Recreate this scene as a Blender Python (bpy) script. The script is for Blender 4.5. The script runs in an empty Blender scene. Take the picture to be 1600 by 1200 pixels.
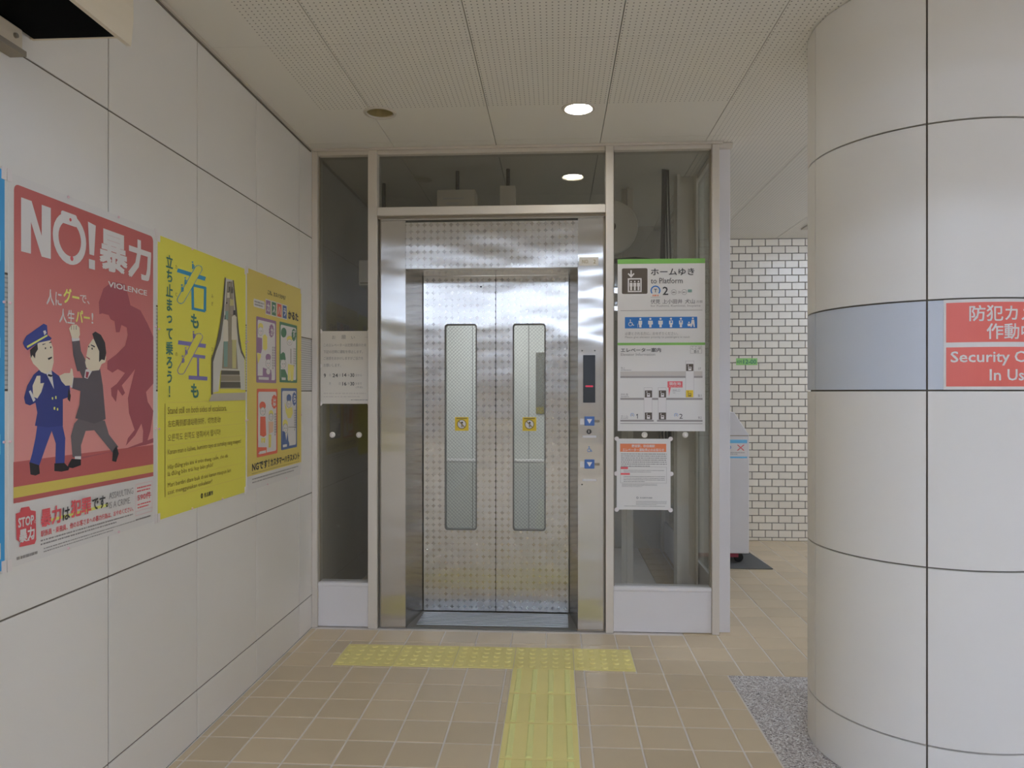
import bpy, bmesh, math, random
from mathutils import Vector
random.seed(7)
scene = bpy.context.scene
col = scene.collection

# ------------------------------------------------------------------ camera
YAW = math.atan(68 / 1160)
cam_d = bpy.data.cameras.new('camera'); cam = bpy.data.objects.new('camera', cam_d); col.objects.link(cam)
cam.location = (0, 0, 1.36); cam.rotation_euler = (math.pi / 2, 0, YAW)
cam_d.sensor_width = 36; cam_d.lens = 36 * 1160 / 1600; cam_d.shift_y = 12 / 1600
cam_d.clip_start = .02
scene.camera = cam
# ------------------------------------------------------------------ world, exposure
w = bpy.data.worlds.new('world'); scene.world = w; w.use_nodes = True
w.node_tree.nodes['Background'].inputs[0].default_value = (.8, .85, .9, 1)
w.node_tree.nodes['Background'].inputs[1].default_value = 0.05
vs = scene.view_settings
vs.view_transform = 'Standard'; vs.look = 'None'; vs.gamma = 1; vs.use_curve_mapping = False
vs.exposure = 1.42
scene.cycles.diffuse_bounces = 8; scene.cycles.max_bounces = 16; scene.cycles.transparent_max_bounces = 16
HALL_LAMP = 12.4       # emission of the linear lamps in the hall behind the camera
PASSAGE_FILL_LAMP = 7.5     # passage lamp beside the lift, and the added fill lamp by the column
DOWNLIGHT = 34.0       # lit downlight
CAR_LAMP = 2.0         # ceiling panel in the lift car
H = 2.757              # ceiling height
XL = -1.405            # left wall face
YF = 4.22              # face of the lift front

# ------------------------------------------------------------------ materials
def lin(c):
    c /= 255
    return c / 12.92 if c <= .04045 else ((c + .055) / 1.055) ** 2.4
def C(r, g, b, k=2.2):
    return tuple(min(.88, lin(v) * k) for v in (r, g, b)) + (1,)
MATS = {}
def mat(name, color, rough=.5, metal=0, spec=.5, emit=None, noise=0, nscale=8, bump=0, bscale=60):
    if name in MATS: return MATS[name]
    m = bpy.data.materials.new(name); m.use_nodes = True; MATS[name] = m
    nt = m.node_tree; b = nt.nodes['Principled BSDF']
    b.inputs['Base Color'].default_value = color; b.inputs['Roughness'].default_value = rough
    b.inputs['Metallic'].default_value = metal; b.inputs['Specular IOR Level'].default_value = spec
    if emit: b.inputs['Emission Color'].default_value = emit[0]; b.inputs['Emission Strength'].default_value = emit[1]
    if noise or bump: tc = nt.nodes.new('ShaderNodeTexCoord')
    if noise:
        n = nt.nodes.new('ShaderNodeTexNoise'); n.inputs['Scale'].default_value = nscale; n.inputs['Detail'].default_value = 5
        nt.links.new(tc.outputs['Object'], n.inputs['Vector'])
        oi = nt.nodes.new('ShaderNodeObjectInfo')
        ad = nt.nodes.new('ShaderNodeMath'); ad.operation = 'ADD'; nt.links.new(n.outputs[0], ad.inputs[0]); nt.links.new(oi.outputs['Random'], ad.inputs[1])
        mr = nt.nodes.new('ShaderNodeMapRange'); nt.links.new(ad.outputs[0], mr.inputs[0])
        mr.inputs[1].default_value = .4; mr.inputs[2].default_value = 1.6; mr.inputs[3].default_value = 1 - noise; mr.inputs[4].default_value = 1 + noise
        mx = nt.nodes.new('ShaderNodeVectorMath'); mx.operation = 'SCALE'; mx.inputs[0].default_value = color[:3]
        nt.links.new(mr.outputs[0], mx.inputs['Scale']); nt.links.new(mx.outputs[0], b.inputs['Base Color'])
    if bump:
        n2 = nt.nodes.new('ShaderNodeTexNoise'); n2.inputs['Scale'].default_value = bscale
        nt.links.new(tc.outputs['Object'], n2.inputs['Vector'])
        bp = nt.nodes.new('ShaderNodeBump'); bp.inputs['Strength'].default_value = bump; bp.inputs['Distance'].default_value = .002
        nt.links.new(n2.outputs[0], bp.inputs['Height']); nt.links.new(bp.outputs[0], b.inputs['Normal'])
    return m
def M_(nt, op, a, b=None):
    n = nt.nodes.new('ShaderNodeMath'); n.operation = op
    for i, v in enumerate((a, b)):
        if v is None: continue
        if isinstance(v, (int, float)): n.inputs[i].default_value = v
        else: nt.links.new(v, n.inputs[i])
    return n.outputs[0]
def grid_radius(nt, axes, pitch, coord='Object'):
    tc = nt.nodes.new('ShaderNodeTexCoord'); sp = nt.nodes.new('ShaderNodeSeparateXYZ'); nt.links.new(tc.outputs[coord], sp.inputs[0])
    sq = []
    for a in axes:
        f = M_(nt, 'SUBTRACT', M_(nt, 'FRACT', M_(nt, 'ADD', M_(nt, 'DIVIDE', sp.outputs[a], pitch), 400)), .5)
        sq.append(M_(nt, 'MULTIPLY', f, f))
    return M_(nt, 'SQRT', M_(nt, 'ADD', sq[0], sq[1])), sp
def steel(name, rough, pattern=0, color=(.62, .60, .57, 1), wavy=.25):
    m = bpy.data.materials.new(name); m.use_nodes = True; MATS[name] = m
    nt = m.node_tree; b = nt.nodes['Principled BSDF']
    b.inputs['Metallic'].default_value = 1; b.inputs['Roughness'].default_value = rough; b.inputs['Base Color'].default_value = color
    tg = nt.nodes.new('ShaderNodeCombineXYZ'); tg.inputs[0].default_value = 1      # upright hairline: highlights smear sideways
    nt.links.new(tg.outputs[0], b.inputs['Tangent']); b.inputs['Anisotropic'].default_value = .95
    tc = nt.nodes.new('ShaderNodeTexCoord'); mp = nt.nodes.new('ShaderNodeMapping'); mp.inputs['Scale'].default_value = (1.6, 1.6, 5)
    nt.links.new(tc.outputs['Object'], mp.inputs[0])
    n = nt.nodes.new('ShaderNodeTexNoise'); n.inputs['Scale'].default_value = 1.3; n.inputs['Detail'].default_value = 1; nt.links.new(mp.outputs[0], n.inputs['Vector'])
    mp2 = nt.nodes.new('ShaderNodeMapping'); mp2.inputs['Scale'].default_value = (700, 700, 6); nt.links.new(tc.outputs['Object'], mp2.inputs[0])
    n2 = nt.nodes.new('ShaderNodeTexNoise'); n2.inputs['Scale'].default_value = 1; nt.links.new(mp2.outputs[0], n2.inputs['Vector'])
    b1 = nt.nodes.new('ShaderNodeBump'); b1.inputs['Strength'].default_value = wavy; b1.inputs['Distance'].default_value = .02; nt.links.new(n.outputs[0], b1.inputs['Height'])
    b2 = nt.nodes.new('ShaderNodeBump'); b2.inputs['Strength'].default_value = .12; b2.inputs['Distance'].default_value = .0005
    nt.links.new(n2.outputs[0], b2.inputs['Height']); nt.links.new(b1.outputs[0], b2.inputs['Normal']); nt.links.new(b2.outputs[0], b.inputs['Normal'])
    if pattern:
        r, _ = grid_radius(nt, (0, 2), pattern)
        sm = nt.nodes.new('ShaderNodeMapRange'); sm.interpolation_type = 'SMOOTHSTEP'; nt.links.new(r, sm.inputs[0]); sm.inputs[1].default_value = .46; sm.inputs[2].default_value = .53; sm.inputs[3].default_value = 1; sm.inputs[4].default_value = 0
        inside = sm.outputs[0]
        b2.inputs['Strength'].default_value = .03
        mr = nt.nodes.new('ShaderNodeMapRange'); nt.links.new(inside, mr.inputs[0]); mr.inputs[3].default_value = .27; mr.inputs[4].default_value = .30
        nt.links.new(mr.outputs[0], b.inputs['Roughness'])
        mx = nt.nodes.new('ShaderNodeMix'); mx.data_type = 'RGBA'; nt.links.new(inside, mx.inputs[0])
        mx.inputs[6].default_value = tuple(v * .83 for v in color[:3]) + (1,); mx.inputs[7].default_value = tuple(min(.9, v * 1.03) for v in color[:3]) + (1,)
        nt.links.new(mx.outputs[2], b.inputs['Base Color'])
    return m
def glass_mat(name, tint, wire=0, rough=0.0):
    m = bpy.data.materials.new(name); m.use_nodes = True; MATS[name] = m
    nt = m.node_tree; nt.nodes.remove(nt.nodes['Principled BSDF']); out = nt.nodes['Material Output']
    tr = nt.nodes.new('ShaderNodeBsdfTransparent'); tr.inputs[0].default_value = tint
    gl = nt.nodes.new('ShaderNodeBsdfGlossy'); gl.inputs['Roughness'].default_value = rough; gl.inputs[0].default_value = (1, 1, 1, 1)
    lw = nt.nodes.new('ShaderNodeLayerWeight')      # Schlick reflectance of a thin pane, the same from both sides
    fr = M_(nt, 'ADD', .06, M_(nt, 'MULTIPLY', .94, M_(nt, 'POWER', lw.outputs['Facing'], 5)))
    mx = nt.nodes.new('ShaderNodeMixShader'); nt.links.new(fr, mx.inputs[0]); nt.links.new(tr.outputs[0], mx.inputs[1]); nt.links.new(gl.outputs[0], mx.inputs[2])
    last = mx.outputs[0]
    if wire:
        tc = nt.nodes.new('ShaderNodeTexCoord'); sp = nt.nodes.new('ShaderNodeSeparateXYZ'); nt.links.new(tc.outputs['Object'], sp.inputs[0])
        masks = []
        for sgn in (1, -1):
            s = M_(nt, 'ADD', sp.outputs[0], M_(nt, 'MULTIPLY', sp.outputs[2], sgn))
            f = M_(nt, 'FRACT', M_(nt, 'ADD', M_(nt, 'DIVIDE', s, wire), 100))
            masks.append(M_(nt, 'LESS_THAN', f, .07))
        k = M_(nt, 'MAXIMUM', masks[0], masks[1])
        df = nt.nodes.new('ShaderNodeBsdfDiffuse'); df.inputs[0].default_value = (.3, .3, .3, 1)
        m2 = nt.nodes.new('ShaderNodeMixShader'); nt.links.new(k, m2.inputs[0]); nt.links.new(last, m2.inputs[1]); nt.links.new(df.outputs[0], m2.inputs[2]); last = m2.outputs[0]
    nt.links.new(last, out.inputs[0])
    return m
def speckle(name):
    m = bpy.data.materials.new(name); m.use_nodes = True; MATS[name] = m
    nt = m.node_tree; b = nt.nodes['Principled BSDF']; b.inputs['Roughness'].default_value = .55
    tc = nt.nodes.new('ShaderNodeTexCoord')
    v = nt.nodes.new('ShaderNodeTexVoronoi'); v.inputs['Scale'].default_value = 190; nt.links.new(tc.outputs['Object'], v.inputs['Vector'])
    r = nt.nodes.new('ShaderNodeValToRGB'); e = r.color_ramp.elements
    e[0].position = 0; e[0].color = C(70, 66, 66); e[1].position = 1; e[1].color = C(178, 172, 170)
    x = e.new(.3); x.color = C(128, 122, 120); x = e.new(.62); x.color = C(140, 134, 131)
    sp = nt.nodes.new('ShaderNodeSeparateColor'); nt.links.new(v.outputs['Color'], sp.inputs[0]); nt.links.new(sp.outputs[0], r.inputs[0])
    nt.links.new(r.outputs[0], b.inputs['Base Color']); return m
def perforated(name, color):
    m = bpy.data.materials.new(name); m.use_nodes = True; MATS[name] = m
    nt = m.node_tree; b = nt.nodes['Principled BSDF']; b.inputs['Roughness'].default_value = .7
    r, sp = grid_radius(nt, (0, 1), .0225)
    dot = M_(nt, 'LESS_THAN', r, .13)
    # the perforated field stops short of the left wall and of the lift front
    zone = M_(nt, 'MULTIPLY', M_(nt, 'GREATER_THAN', sp.outputs[0], -1.17), M_(nt, 'MAXIMUM', M_(nt, 'LESS_THAN', sp.outputs[1], 3.62), M_(nt, 'GREATER_THAN', sp.outputs[0], .86)))
    k = M_(nt, 'MULTIPLY', dot, zone)
    mx = nt.nodes.new('ShaderNodeMix'); mx.data_type = 'RGBA'; nt.links.new(k, mx.inputs[0]); mx.inputs[6].default_value = color; mx.inputs[7].default_value = (.2, .18, .16, 1)
    nt.links.new(mx.outputs[2], b.inputs['Base Color'])
    bp = nt.nodes.new('ShaderNodeBump'); bp.inputs['Strength'].default_value = .5; bp.inputs['Distance'].default_value = -.002; nt.links.new(k, bp.inputs['Height']); nt.links.new(bp.outputs[0], b.inputs['Normal'])
    return m
def ribbed(name, color):
    m = mat(name, color, .5); nt = m.node_tree; b = nt.nodes['Principled BSDF']
    tc = nt.nodes.new('ShaderNodeTexCoord'); sp = nt.nodes.new('ShaderNodeSeparateXYZ'); nt.links.new(tc.outputs['Object'], sp.inputs[0])
    f = M_(nt, 'FRACT', M_(nt, 'ADD', M_(nt, 'DIVIDE', sp.outputs[2], .0125), 100))
    k = M_(nt, 'LESS_THAN', f, .35)
    mx = nt.nodes.new('ShaderNodeMix'); mx.data_type = 'RGBA'; nt.links.new(k, mx.inputs[0]); mx.inputs[6].default_value = color; mx.inputs[7].default_value = tuple(v * .68 for v in color[:3]) + (1,)
    nt.links.new(mx.outputs[2], b.inputs['Base Color']); return m
def red_print(name):
    # printed background of the red poster: its ink fades from brick red at the top to dusty pink
    m = bpy.data.materials.new(name); m.use_nodes = True; MATS[name] = m
    nt = m.node_tree; b = nt.nodes['Principled BSDF']; b.inputs['Roughness'].default_value = .35
    tc = nt.nodes.new('ShaderNodeTexCoord'); sp = nt.nodes.new('ShaderNodeSeparateXYZ'); nt.links.new(tc.outputs['Generated'], sp.inputs[0])
    r = nt.nodes.new('ShaderNodeValToRGB'); e = r.color_ramp.elements
    e[0].position = .05; e[0].color = C(172, 118, 112); e[1].position = .95; e[1].color = C(142, 70, 66); x = e.new(.45); x.color = C(165, 105, 102)
    nt.links.new(sp.outputs[2], r.inputs[0]); nt.links.new(r.outputs[0], b.inputs['Base Color']); return m

wallc = C(166, 163, 159)
mat('panel_cream', wallc, .42, spec=.35, noise=.02, nscale=3)
mat('joint', C(84, 78, 70), .8)
mat('column_cream', C(166, 163, 159), .5, spec=.3, noise=.02, nscale=3)
mat('column_band', C(147, 151, 159), .45, spec=.3)
ribbed('ribbed_band', C(152, 150, 148))
mat('white_paint', C(160, 157, 157), .4)
mat('alu', C(156, 150, 142), .4, metal=.15)
mat('alu_dark', C(104, 96, 84), .5)
mat('ceiling_white', C(167, 164, 158), .7)
perforated('ceiling_perf', C(167, 164, 158))
mat('tile', C(148, 134, 111), .42, noise=.07, nscale=5, bump=.06, bscale=25)
mat('grout', C(164, 158, 152), .85, noise=.12, nscale=9)
mat('tactile', C(178, 160, 102), .5, noise=.07, nscale=6)
mat('tactile_bar', C(184, 168, 108), .45)
mat('brick', C(168, 162, 150), .25, noise=.06, nscale=4)
mat('mortar', C(104, 98, 92), .9)
speckle('granite')
steel('steel', .26); steel('steel_jamb', .24, wavy=.35); steel('steel_pattern', .25, pattern=.0386, color=(.66, .635, .60, 1)); steel('steel_dark', .3, color=(.26, .26, .26, 1))
glass_mat('glass_dark', (.80, .80, .78, 1)); glass_mat('glass_clear', (.86, .88, .87, 1)); glass_mat('glass_wired', (.88, .9, .88, 1), wire=.022)
mat('paper', C(163, 160, 157), .55); mat('paper_notice', C(158, 153, 145), .55)
mat('black', (.012, .012, .012, 1), .35); mat('shade_black', (.006, .006, .006, 1), .9, spec=.05); mat('dark', C(48, 46, 44), .6); mat('gasket', C(84, 82, 78), .6); mat('rubber', C(70, 70, 68), .8)
mat('shaft_grey', C(134, 130, 122), .8, noise=.1, nscale=2); mat('shaft_box', C(168, 163, 154), .5); mat('cable', C(52, 48, 44), .6)
mat('car_white', C(160, 160, 157), .45); mat('tape', C(166, 160, 158), .3); mat('tape_pink', C(166, 140, 142), .4)
mat('hood_cream', C(160, 150, 132), .45)
mat('hall_end', C(112, 103, 93), .6); mat('hall_floor', C(140, 128, 108), .4); mat('hall_white', C(165, 162, 158), .6)
INK = {'red': C(150, 85, 82), 'redfloor': C(142, 74, 72), 'shadow': C(126, 66, 72), 'redstrip': C(162, 146, 72), 'navy': C(50, 58, 112), 'navy2': C(44, 50, 98), 'black': C(38, 36, 38),
       'white': C(164, 160, 158), 'skin': C(186, 160, 142), 'strip': C(182, 172, 92), 'hair': C(46, 42, 44), 'grey': C(84, 78, 80), 'grey2': C(74, 68, 72), 'tie': C(122, 52, 62), 'badge': C(160, 66, 70),
       'blue': C(48, 112, 140), 'purple': C(98, 92, 136), 'yellow': C(171, 163, 64), 'mustard': C(164, 148, 80), 'green': C(52, 92, 82), 'brown': C(112, 96, 46), 'text': C(52, 50, 50), 'greytext': C(112, 108, 106), 'redtext': C(168, 74, 78),
       'e_floor': C(140, 134, 122), 'e_side': C(152, 150, 142), 'e_dark': C(74, 70, 60), 'e_step': C(128, 120, 110), 'e_mid': C(112, 104, 88), 'p_white': C(160, 154, 140), 'p_teal': C(96, 118, 110), 'p_olive': C(146, 140, 96), 'p_grey': C(120, 110, 100),
       'k_hair': C(178, 160, 88), 'k_violet': C(118, 92, 116), 'k_green': C(68, 100, 78), 'k_red': C(170, 84, 66), 'k_blue': C(72, 86, 122), 'k_pink': C(182, 140, 118), 'k_line': C(110, 104, 92),
       'sign_green': C(98, 140, 70), 'sign_blue': C(40, 88, 142), 'sign_brown': C(70, 62, 54), 'orange': C(170, 98, 66), 'signred': C(186, 84, 76), 'lightgrey': C(146, 140, 134), 'midgrey': C(116, 110, 108), 'poster_blue': C(50, 118, 160), 'poster_sky': C(84, 140, 170), 'sticker': C(178, 146, 44), 'plate_green': C(112, 150, 88), 'pink': C(176, 140, 140)}
def ink(n):
    return red_print('ink_red') if n == 'red' and 'ink_red' not in MATS else (MATS.get('ink_' + n) or mat('ink_' + n, INK[n], .45, spec=.3))

# ------------------------------------------------------------------ mesh helpers
ORG = {}
def empty(name, loc):
    o = bpy.data.objects.new(name, None); col.objects.link(o); o.location = loc; o.empty_display_size = .1; ORG[o] = Vector(loc); return o
def tag(o, label=None, cat=None, group=None, kind=None):
    if label: o['label'] = label
    if cat: o['category'] = cat
    if group: o['group'] = group
    if kind: o['kind'] = kind
    return o
def thing(name, loc, label, cat, group=None): return tag(empty(name, loc), label, cat, group)
class MB:
    def __init__(s): s.v = []; s.f = []; s.smooth = False
    def add(s, vs, fs):
        n = len(s.v); s.v += [tuple(p) for p in vs]; s.f += [tuple(n + i for i in f) for f in fs]; return s
    def box(s, x0, x1, y0, y1, z0, z1):
        return s.add([(x0, y0, z0), (x1, y0, z0), (x1, y1, z0), (x0, y1, z0), (x0, y0, z1), (x1, y0, z1), (x1, y1, z1), (x0, y1, z1)],
                     [(0, 3, 2, 1), (4, 5, 6, 7), (0, 1, 5, 4), (1, 2, 6, 5), (2, 3, 7, 6), (3, 0, 4, 7)])
    def prism(s, pts, d):      # polygon of 3D points swept by vector d
        n = len(pts); a = [Vector(p) for p in pts]; b = [p + Vector(d) for p in a]
        return s.add(a + b, [tuple(range(n))[::-1], tuple(range(n, 2 * n))] + [(i, (i + 1) % n, n + (i + 1) % n, n + i) for i in range(n)])
    def lathe(s, prof, c, axis='z', n=24, cap=True):
        vs = []; fs = []
        for r, h in prof:
            for i in range(n):
                t = 2 * math.pi * i / n; p, q = r * math.cos(t), r * math.sin(t)
                vs.append((c[0] + p, c[1] + q, c[2] + h) if axis == 'z' else ((c[0] + p, c[1] + h, c[2] + q) if axis == 'y' else (c[0] + h, c[1] + p, c[2] + q)))
        for k in range(len(prof) - 1):
            for i in range(n): fs.append((k * n + i, k * n + (i + 1) % n, (k + 1) * n + (i + 1) % n, (k + 1) * n + i))
        if cap: fs.append(tuple(range(n))[::-1]); fs.append(tuple((len(prof) - 1) * n + i for i in range(n)))
        return s.add(vs, fs)
    def tube(s, path, r, n=8):
        P = [Vector(p) for p in path]; vs = []; fs = []
        for i, p in enumerate(P):
            d = (P[min(i + 1, len(P) - 1)] - P[max(i - 1, 0)]).normalized()
            u = d.cross(Vector((0, 0, 1)) if abs(d.z) < .9 else Vector((1, 0, 0))).normalized(); v = d.cross(u)
            vs += [p + (u * math.cos(6.28319 * k / n) + v * math.sin(6.28319 * k / n)) * r for k in range(n)]
        for i in range(len(P) - 1):
            for k in range(n): fs.append((i * n + k, i * n + (k + 1) % n, (i + 1) * n + (k + 1) % n, (i + 1) * n + k))
        fs += [tuple(range(n))[::-1], tuple((len(P) - 1) * n + k for k in range(n))]
        return s.add(vs, fs)
    def mesh(s, name, m, off=(0, 0, 0), bevel=0, smooth=False):
        o = Vector(off); me = bpy.data.meshes.new(name)
        me.from_pydata([Vector(p) - o for p in s.v], [], s.f)
        bm = bmesh.new(); bm.from_mesh(me)
        bmesh.ops.recalc_face_normals(bm, faces=bm.faces)
        if bevel: bmesh.ops.bevel(bm, geom=bm.edges[:], offset=bevel, segments=1, affect='EDGES')
        bm.to_mesh(me); bm.free()
        if smooth:
            for p in me.polygons: p.use_smooth = True
            try: me.set_sharp_from_angle(angle=.6)
            except Exception: pass
        me.materials.append(MATS[m] if isinstance(m, str) else m); return me
    def build(s, name, m, parent=None, bevel=0, smooth=False, label=None):
        off = ORG[parent] if parent else Vector((0, 0, 0))
        o = bpy.data.objects.new(name, s.mesh(name, m, off, bevel, smooth)); col.objects.link(o)
        if parent: o.parent = parent
        ORG[o] = off
        if label: o['label'] = label
        return o
def box(name, m, parent, *b, bevel=0, label=None): return MB().box(*b).build(name, m, parent, bevel, label=label)
def struct(name, mb, m, **k): return tag(mb.build(name, m, None, **k), kind='structure')
def inst(name, me, parent, loc):
    o = bpy.data.objects.new(name, me); col.objects.link(o); o.parent = parent; o.location = Vector(loc) - ORG[parent]; ORG[o] = Vector(loc); return o
def boolean_cut(o, cutter):
    m = o.modifiers.new('cut', 'BOOLEAN'); m.object = cutter; m.operation = 'DIFFERENCE'; m.solver = 'EXACT'
    dg = bpy.context.evaluated_depsgraph_get(); me = bpy.data.meshes.new_from_object(o.evaluated_get(dg))
    o.modifiers.clear(); mats = [x for x in o.data.materials]; o.data = me
    if not me.materials:
        for x in mats: me.materials.append(x)
    bpy.data.objects.remove(cutter, do_unlink=True)

# ------------------------------------------------------------------ print on sheets
_txt = {}
def text_mesh(s, bold):
    if bold:      # heavier weight: the outline laid down five times, slightly shifted, each on its own film of ink
        vs, fs = text_mesh(s, 0); V = []; F = []
        for i, (dx, dy) in enumerate(((0, 0), (1, 1), (-1, 1), (1, -1), (-1, -1))):
            F += [tuple(len(V) + j for j in f) for f in fs]; V += [(p[0] + dx * bold, p[1] + dy * bold, i) for p in vs]
        return V, F
    k = (s, bold)
    if k not in _txt:
        c = bpy.data.curves.new('t', 'FONT'); c.body = s; c.resolution_u = 2; c.fill_mode = 'FRONT'
        o = bpy.data.objects.new('t', c); col.objects.link(o)
        me = bpy.data.meshes.new_from_object(o.evaluated_get(bpy.context.evaluated_depsgraph_get()))
        _txt[k] = ([tuple(v.co) for v in me.vertices], [tuple(p.vertices) for p in me.polygons])
        bpy.data.objects.remove(o, do_unlink=True); bpy.data.curves.remove(c); bpy.data.meshes.remove(me)
    return _txt[k]
class Sheet:
    """print laid on a flat sheet; u to the right, v downwards, both 0..1"""
    def __init__(s, root, p0, U, N, W, Hh, eps=.00035):
        s.root = root; s.p0 = Vector(p0); s.U = Vector(U); s.N = Vector(N); s.W = W; s.H = Hh; s.eps = eps; s.acc = {}; s.part = 'printed_artwork'; s.n = 0
    def pt(s, u, v, k): return s.p0 + s.U * (u * s.W) + Vector((0, 0, -v * s.H)) + s.N * (s.eps * k)
    def put(s, vs, fs, colr, part):
        a = s.acc.setdefault(part, [MB(), [], []])
        if colr not in a[1]: a[1].append(colr)
        a[0].add(vs, fs); a[2] += [a[1].index(colr)] * len(fs)
    def poly(s, pts, colr, k=1, part=None): s.put([s.pt(u, v, k) for u, v in pts], [tuple(range(len(pts)))], colr, part or s.part); return s
    def rect(s, u0, v0, u1, v1, colr, k=1, part=None): return s.poly([(u0, v0), (u1, v0), (u1, v1), (u0, v1)], colr, k, part)
    def rrect(s, u0, v0, u1, v1, r, colr, k=1):      # r in metres
        P = []; ru, rv = r / s.W, r / s.H
        for cu, cv, t0 in ((u1 - ru, v0 + rv, -90), (u1 - ru, v1 - rv, 0), (u0 + ru, v1 - rv, 90), (u0 + ru, v0 + rv, 180)):
            for i in range(5): t = math.radians(t0 + i * 22.5); P.append((cu + ru * math.cos(t), cv + rv * math.sin(t)))
        return s.poly(P, colr, k)
    def frame(s, u0, v0, u1, v1, t, colr, k=1):      # t in metres
        a, b = t / s.W, t / s.H
        s.rect(u0, v0, u1, v0 + b, colr, k); s.rect(u0, v1 - b, u1, v1, colr, k); s.rect(u0, v0 + b, u0 + a, v1 - b, colr, k); s.rect(u1 - a, v0 + b, u1, v1 - b, colr, k); return s
    def disc(s, u, v, r, colr, k=1, r2=0, n=20, a0=0, a1=360):
        ru, rv = r / s.W, r / s.H; T = [math.radians(a0 + (a1 - a0) * i / n) for i in range(n + 1)]
        if r2:
            q = r2 / r
            for i in range(n): s.poly([(u + ru * math.cos(T[i]), v + rv * math.sin(T[i])), (u + ru * math.cos(T[i + 1]), v + rv * math.sin(T[i + 1])), (u + q * ru * math.cos(T[i + 1]), v + q * rv * math.sin(T[i + 1])), (u + q * ru * math.cos(T[i]), v + q * rv * math.sin(T[i]))], colr, k)
        else: s.poly([(u + ru * math.cos(t), v + rv * math.sin(t)) for t in T[:-1]], colr, k)
        return s
    def _line(s, out, colr):
        s.n += 1; s.put(out[0], out[1], colr, ('lettering', s.n)); return s
    def text(s, st, u0, v0, u1, v1, colr='text', k=2, bold=0.0):
        vs, fs = text_mesh(st, bold)
        if not vs: return s
        x0, x1 = min(p[0] for p in vs), max(p[0] for p in vs); y0, y1 = min(p[1] for p in vs), max(p[1] for p in vs)
        f = lambda p: (u0 + (u1 - u0) * (p[0] - x0) / max(1e-6, x1 - x0), v1 - (v1 - v0) * (p[1] - y0) / max(1e-6, y1 - y0))
        return s._line(([s.pt(*f(p), k + .12 * p[2]) for p in vs], fs), colr)
    def vtext(s, st, u0, v0, u1, v1, colr='text', k=2, bold=0.0):
        n = len(st); h = (v1 - v0) / n
        for i, ch in enumerate(st):
            vs, fs = text_mesh(ch, bold)
            if not vs: continue
            x0, x1 = min(p[0] for p in vs), max(p[0] for p in vs); y0, y1 = min(p[1] for p in vs), max(p[1] for p in vs)
            cu, cv = (u0 + u1) / 2, v0 + h * (i + .5); sc = min((u1 - u0) * s.W, h * s.H) * .98
            mx, my = (x0 + x1) / 2, (y0 + y1) / 2
            s._line(([s.pt(cu + (p[0] - mx) * sc / s.W, cv - (p[1] - my) * sc / s.H, k + .12 * p[2]) for p in vs], fs), colr)
        return s
    def fine(s, u0, v0, u1, v1, rows, colr='greytext', k=1, fill=.4, gap=.12):
        """rows of unreadably small print: broken thin strokes"""
        h = (v1 - v0) / rows
        for r in range(rows):
            u = u0; v = v0 + h * r; end = u1 if r < rows - 1 or rows == 1 else u0 + (u1 - u0) * random.uniform(.5, .95)
            while u < end:
                L = random.uniform(.35, 1.1) * h * s.H / s.W
                s.rect(u, v + h * (.5 - fill / 2), min(u + L, end), v + h * (.5 + fill / 2), colr, k, 'fine_print'); u += L + gap * h * s.H / s.W * random.uniform(.6, 3)
        return s
    def flush(s):
        for part, (mb, cols, idx) in s.acc.items():
            nm = part[0] if isinstance(part, tuple) else part
            off = ORG[s.root]; me = bpy.data.meshes.new(nm); me.from_pydata([Vector(p) - off for p in mb.v], [], mb.f)
            for c in cols: me.materials.append(ink(c))
            me.polygons.foreach_set('material_index', idx); me.update()
            o = bpy.data.objects.new(nm, me); col.objects.link(o); o.parent = s.root; ORG[o] = off
            if nm in ('fine_print', 'printed_artwork', 'rider_icons'): o['kind'] = 'stuff'
        s.acc = {}
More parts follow.
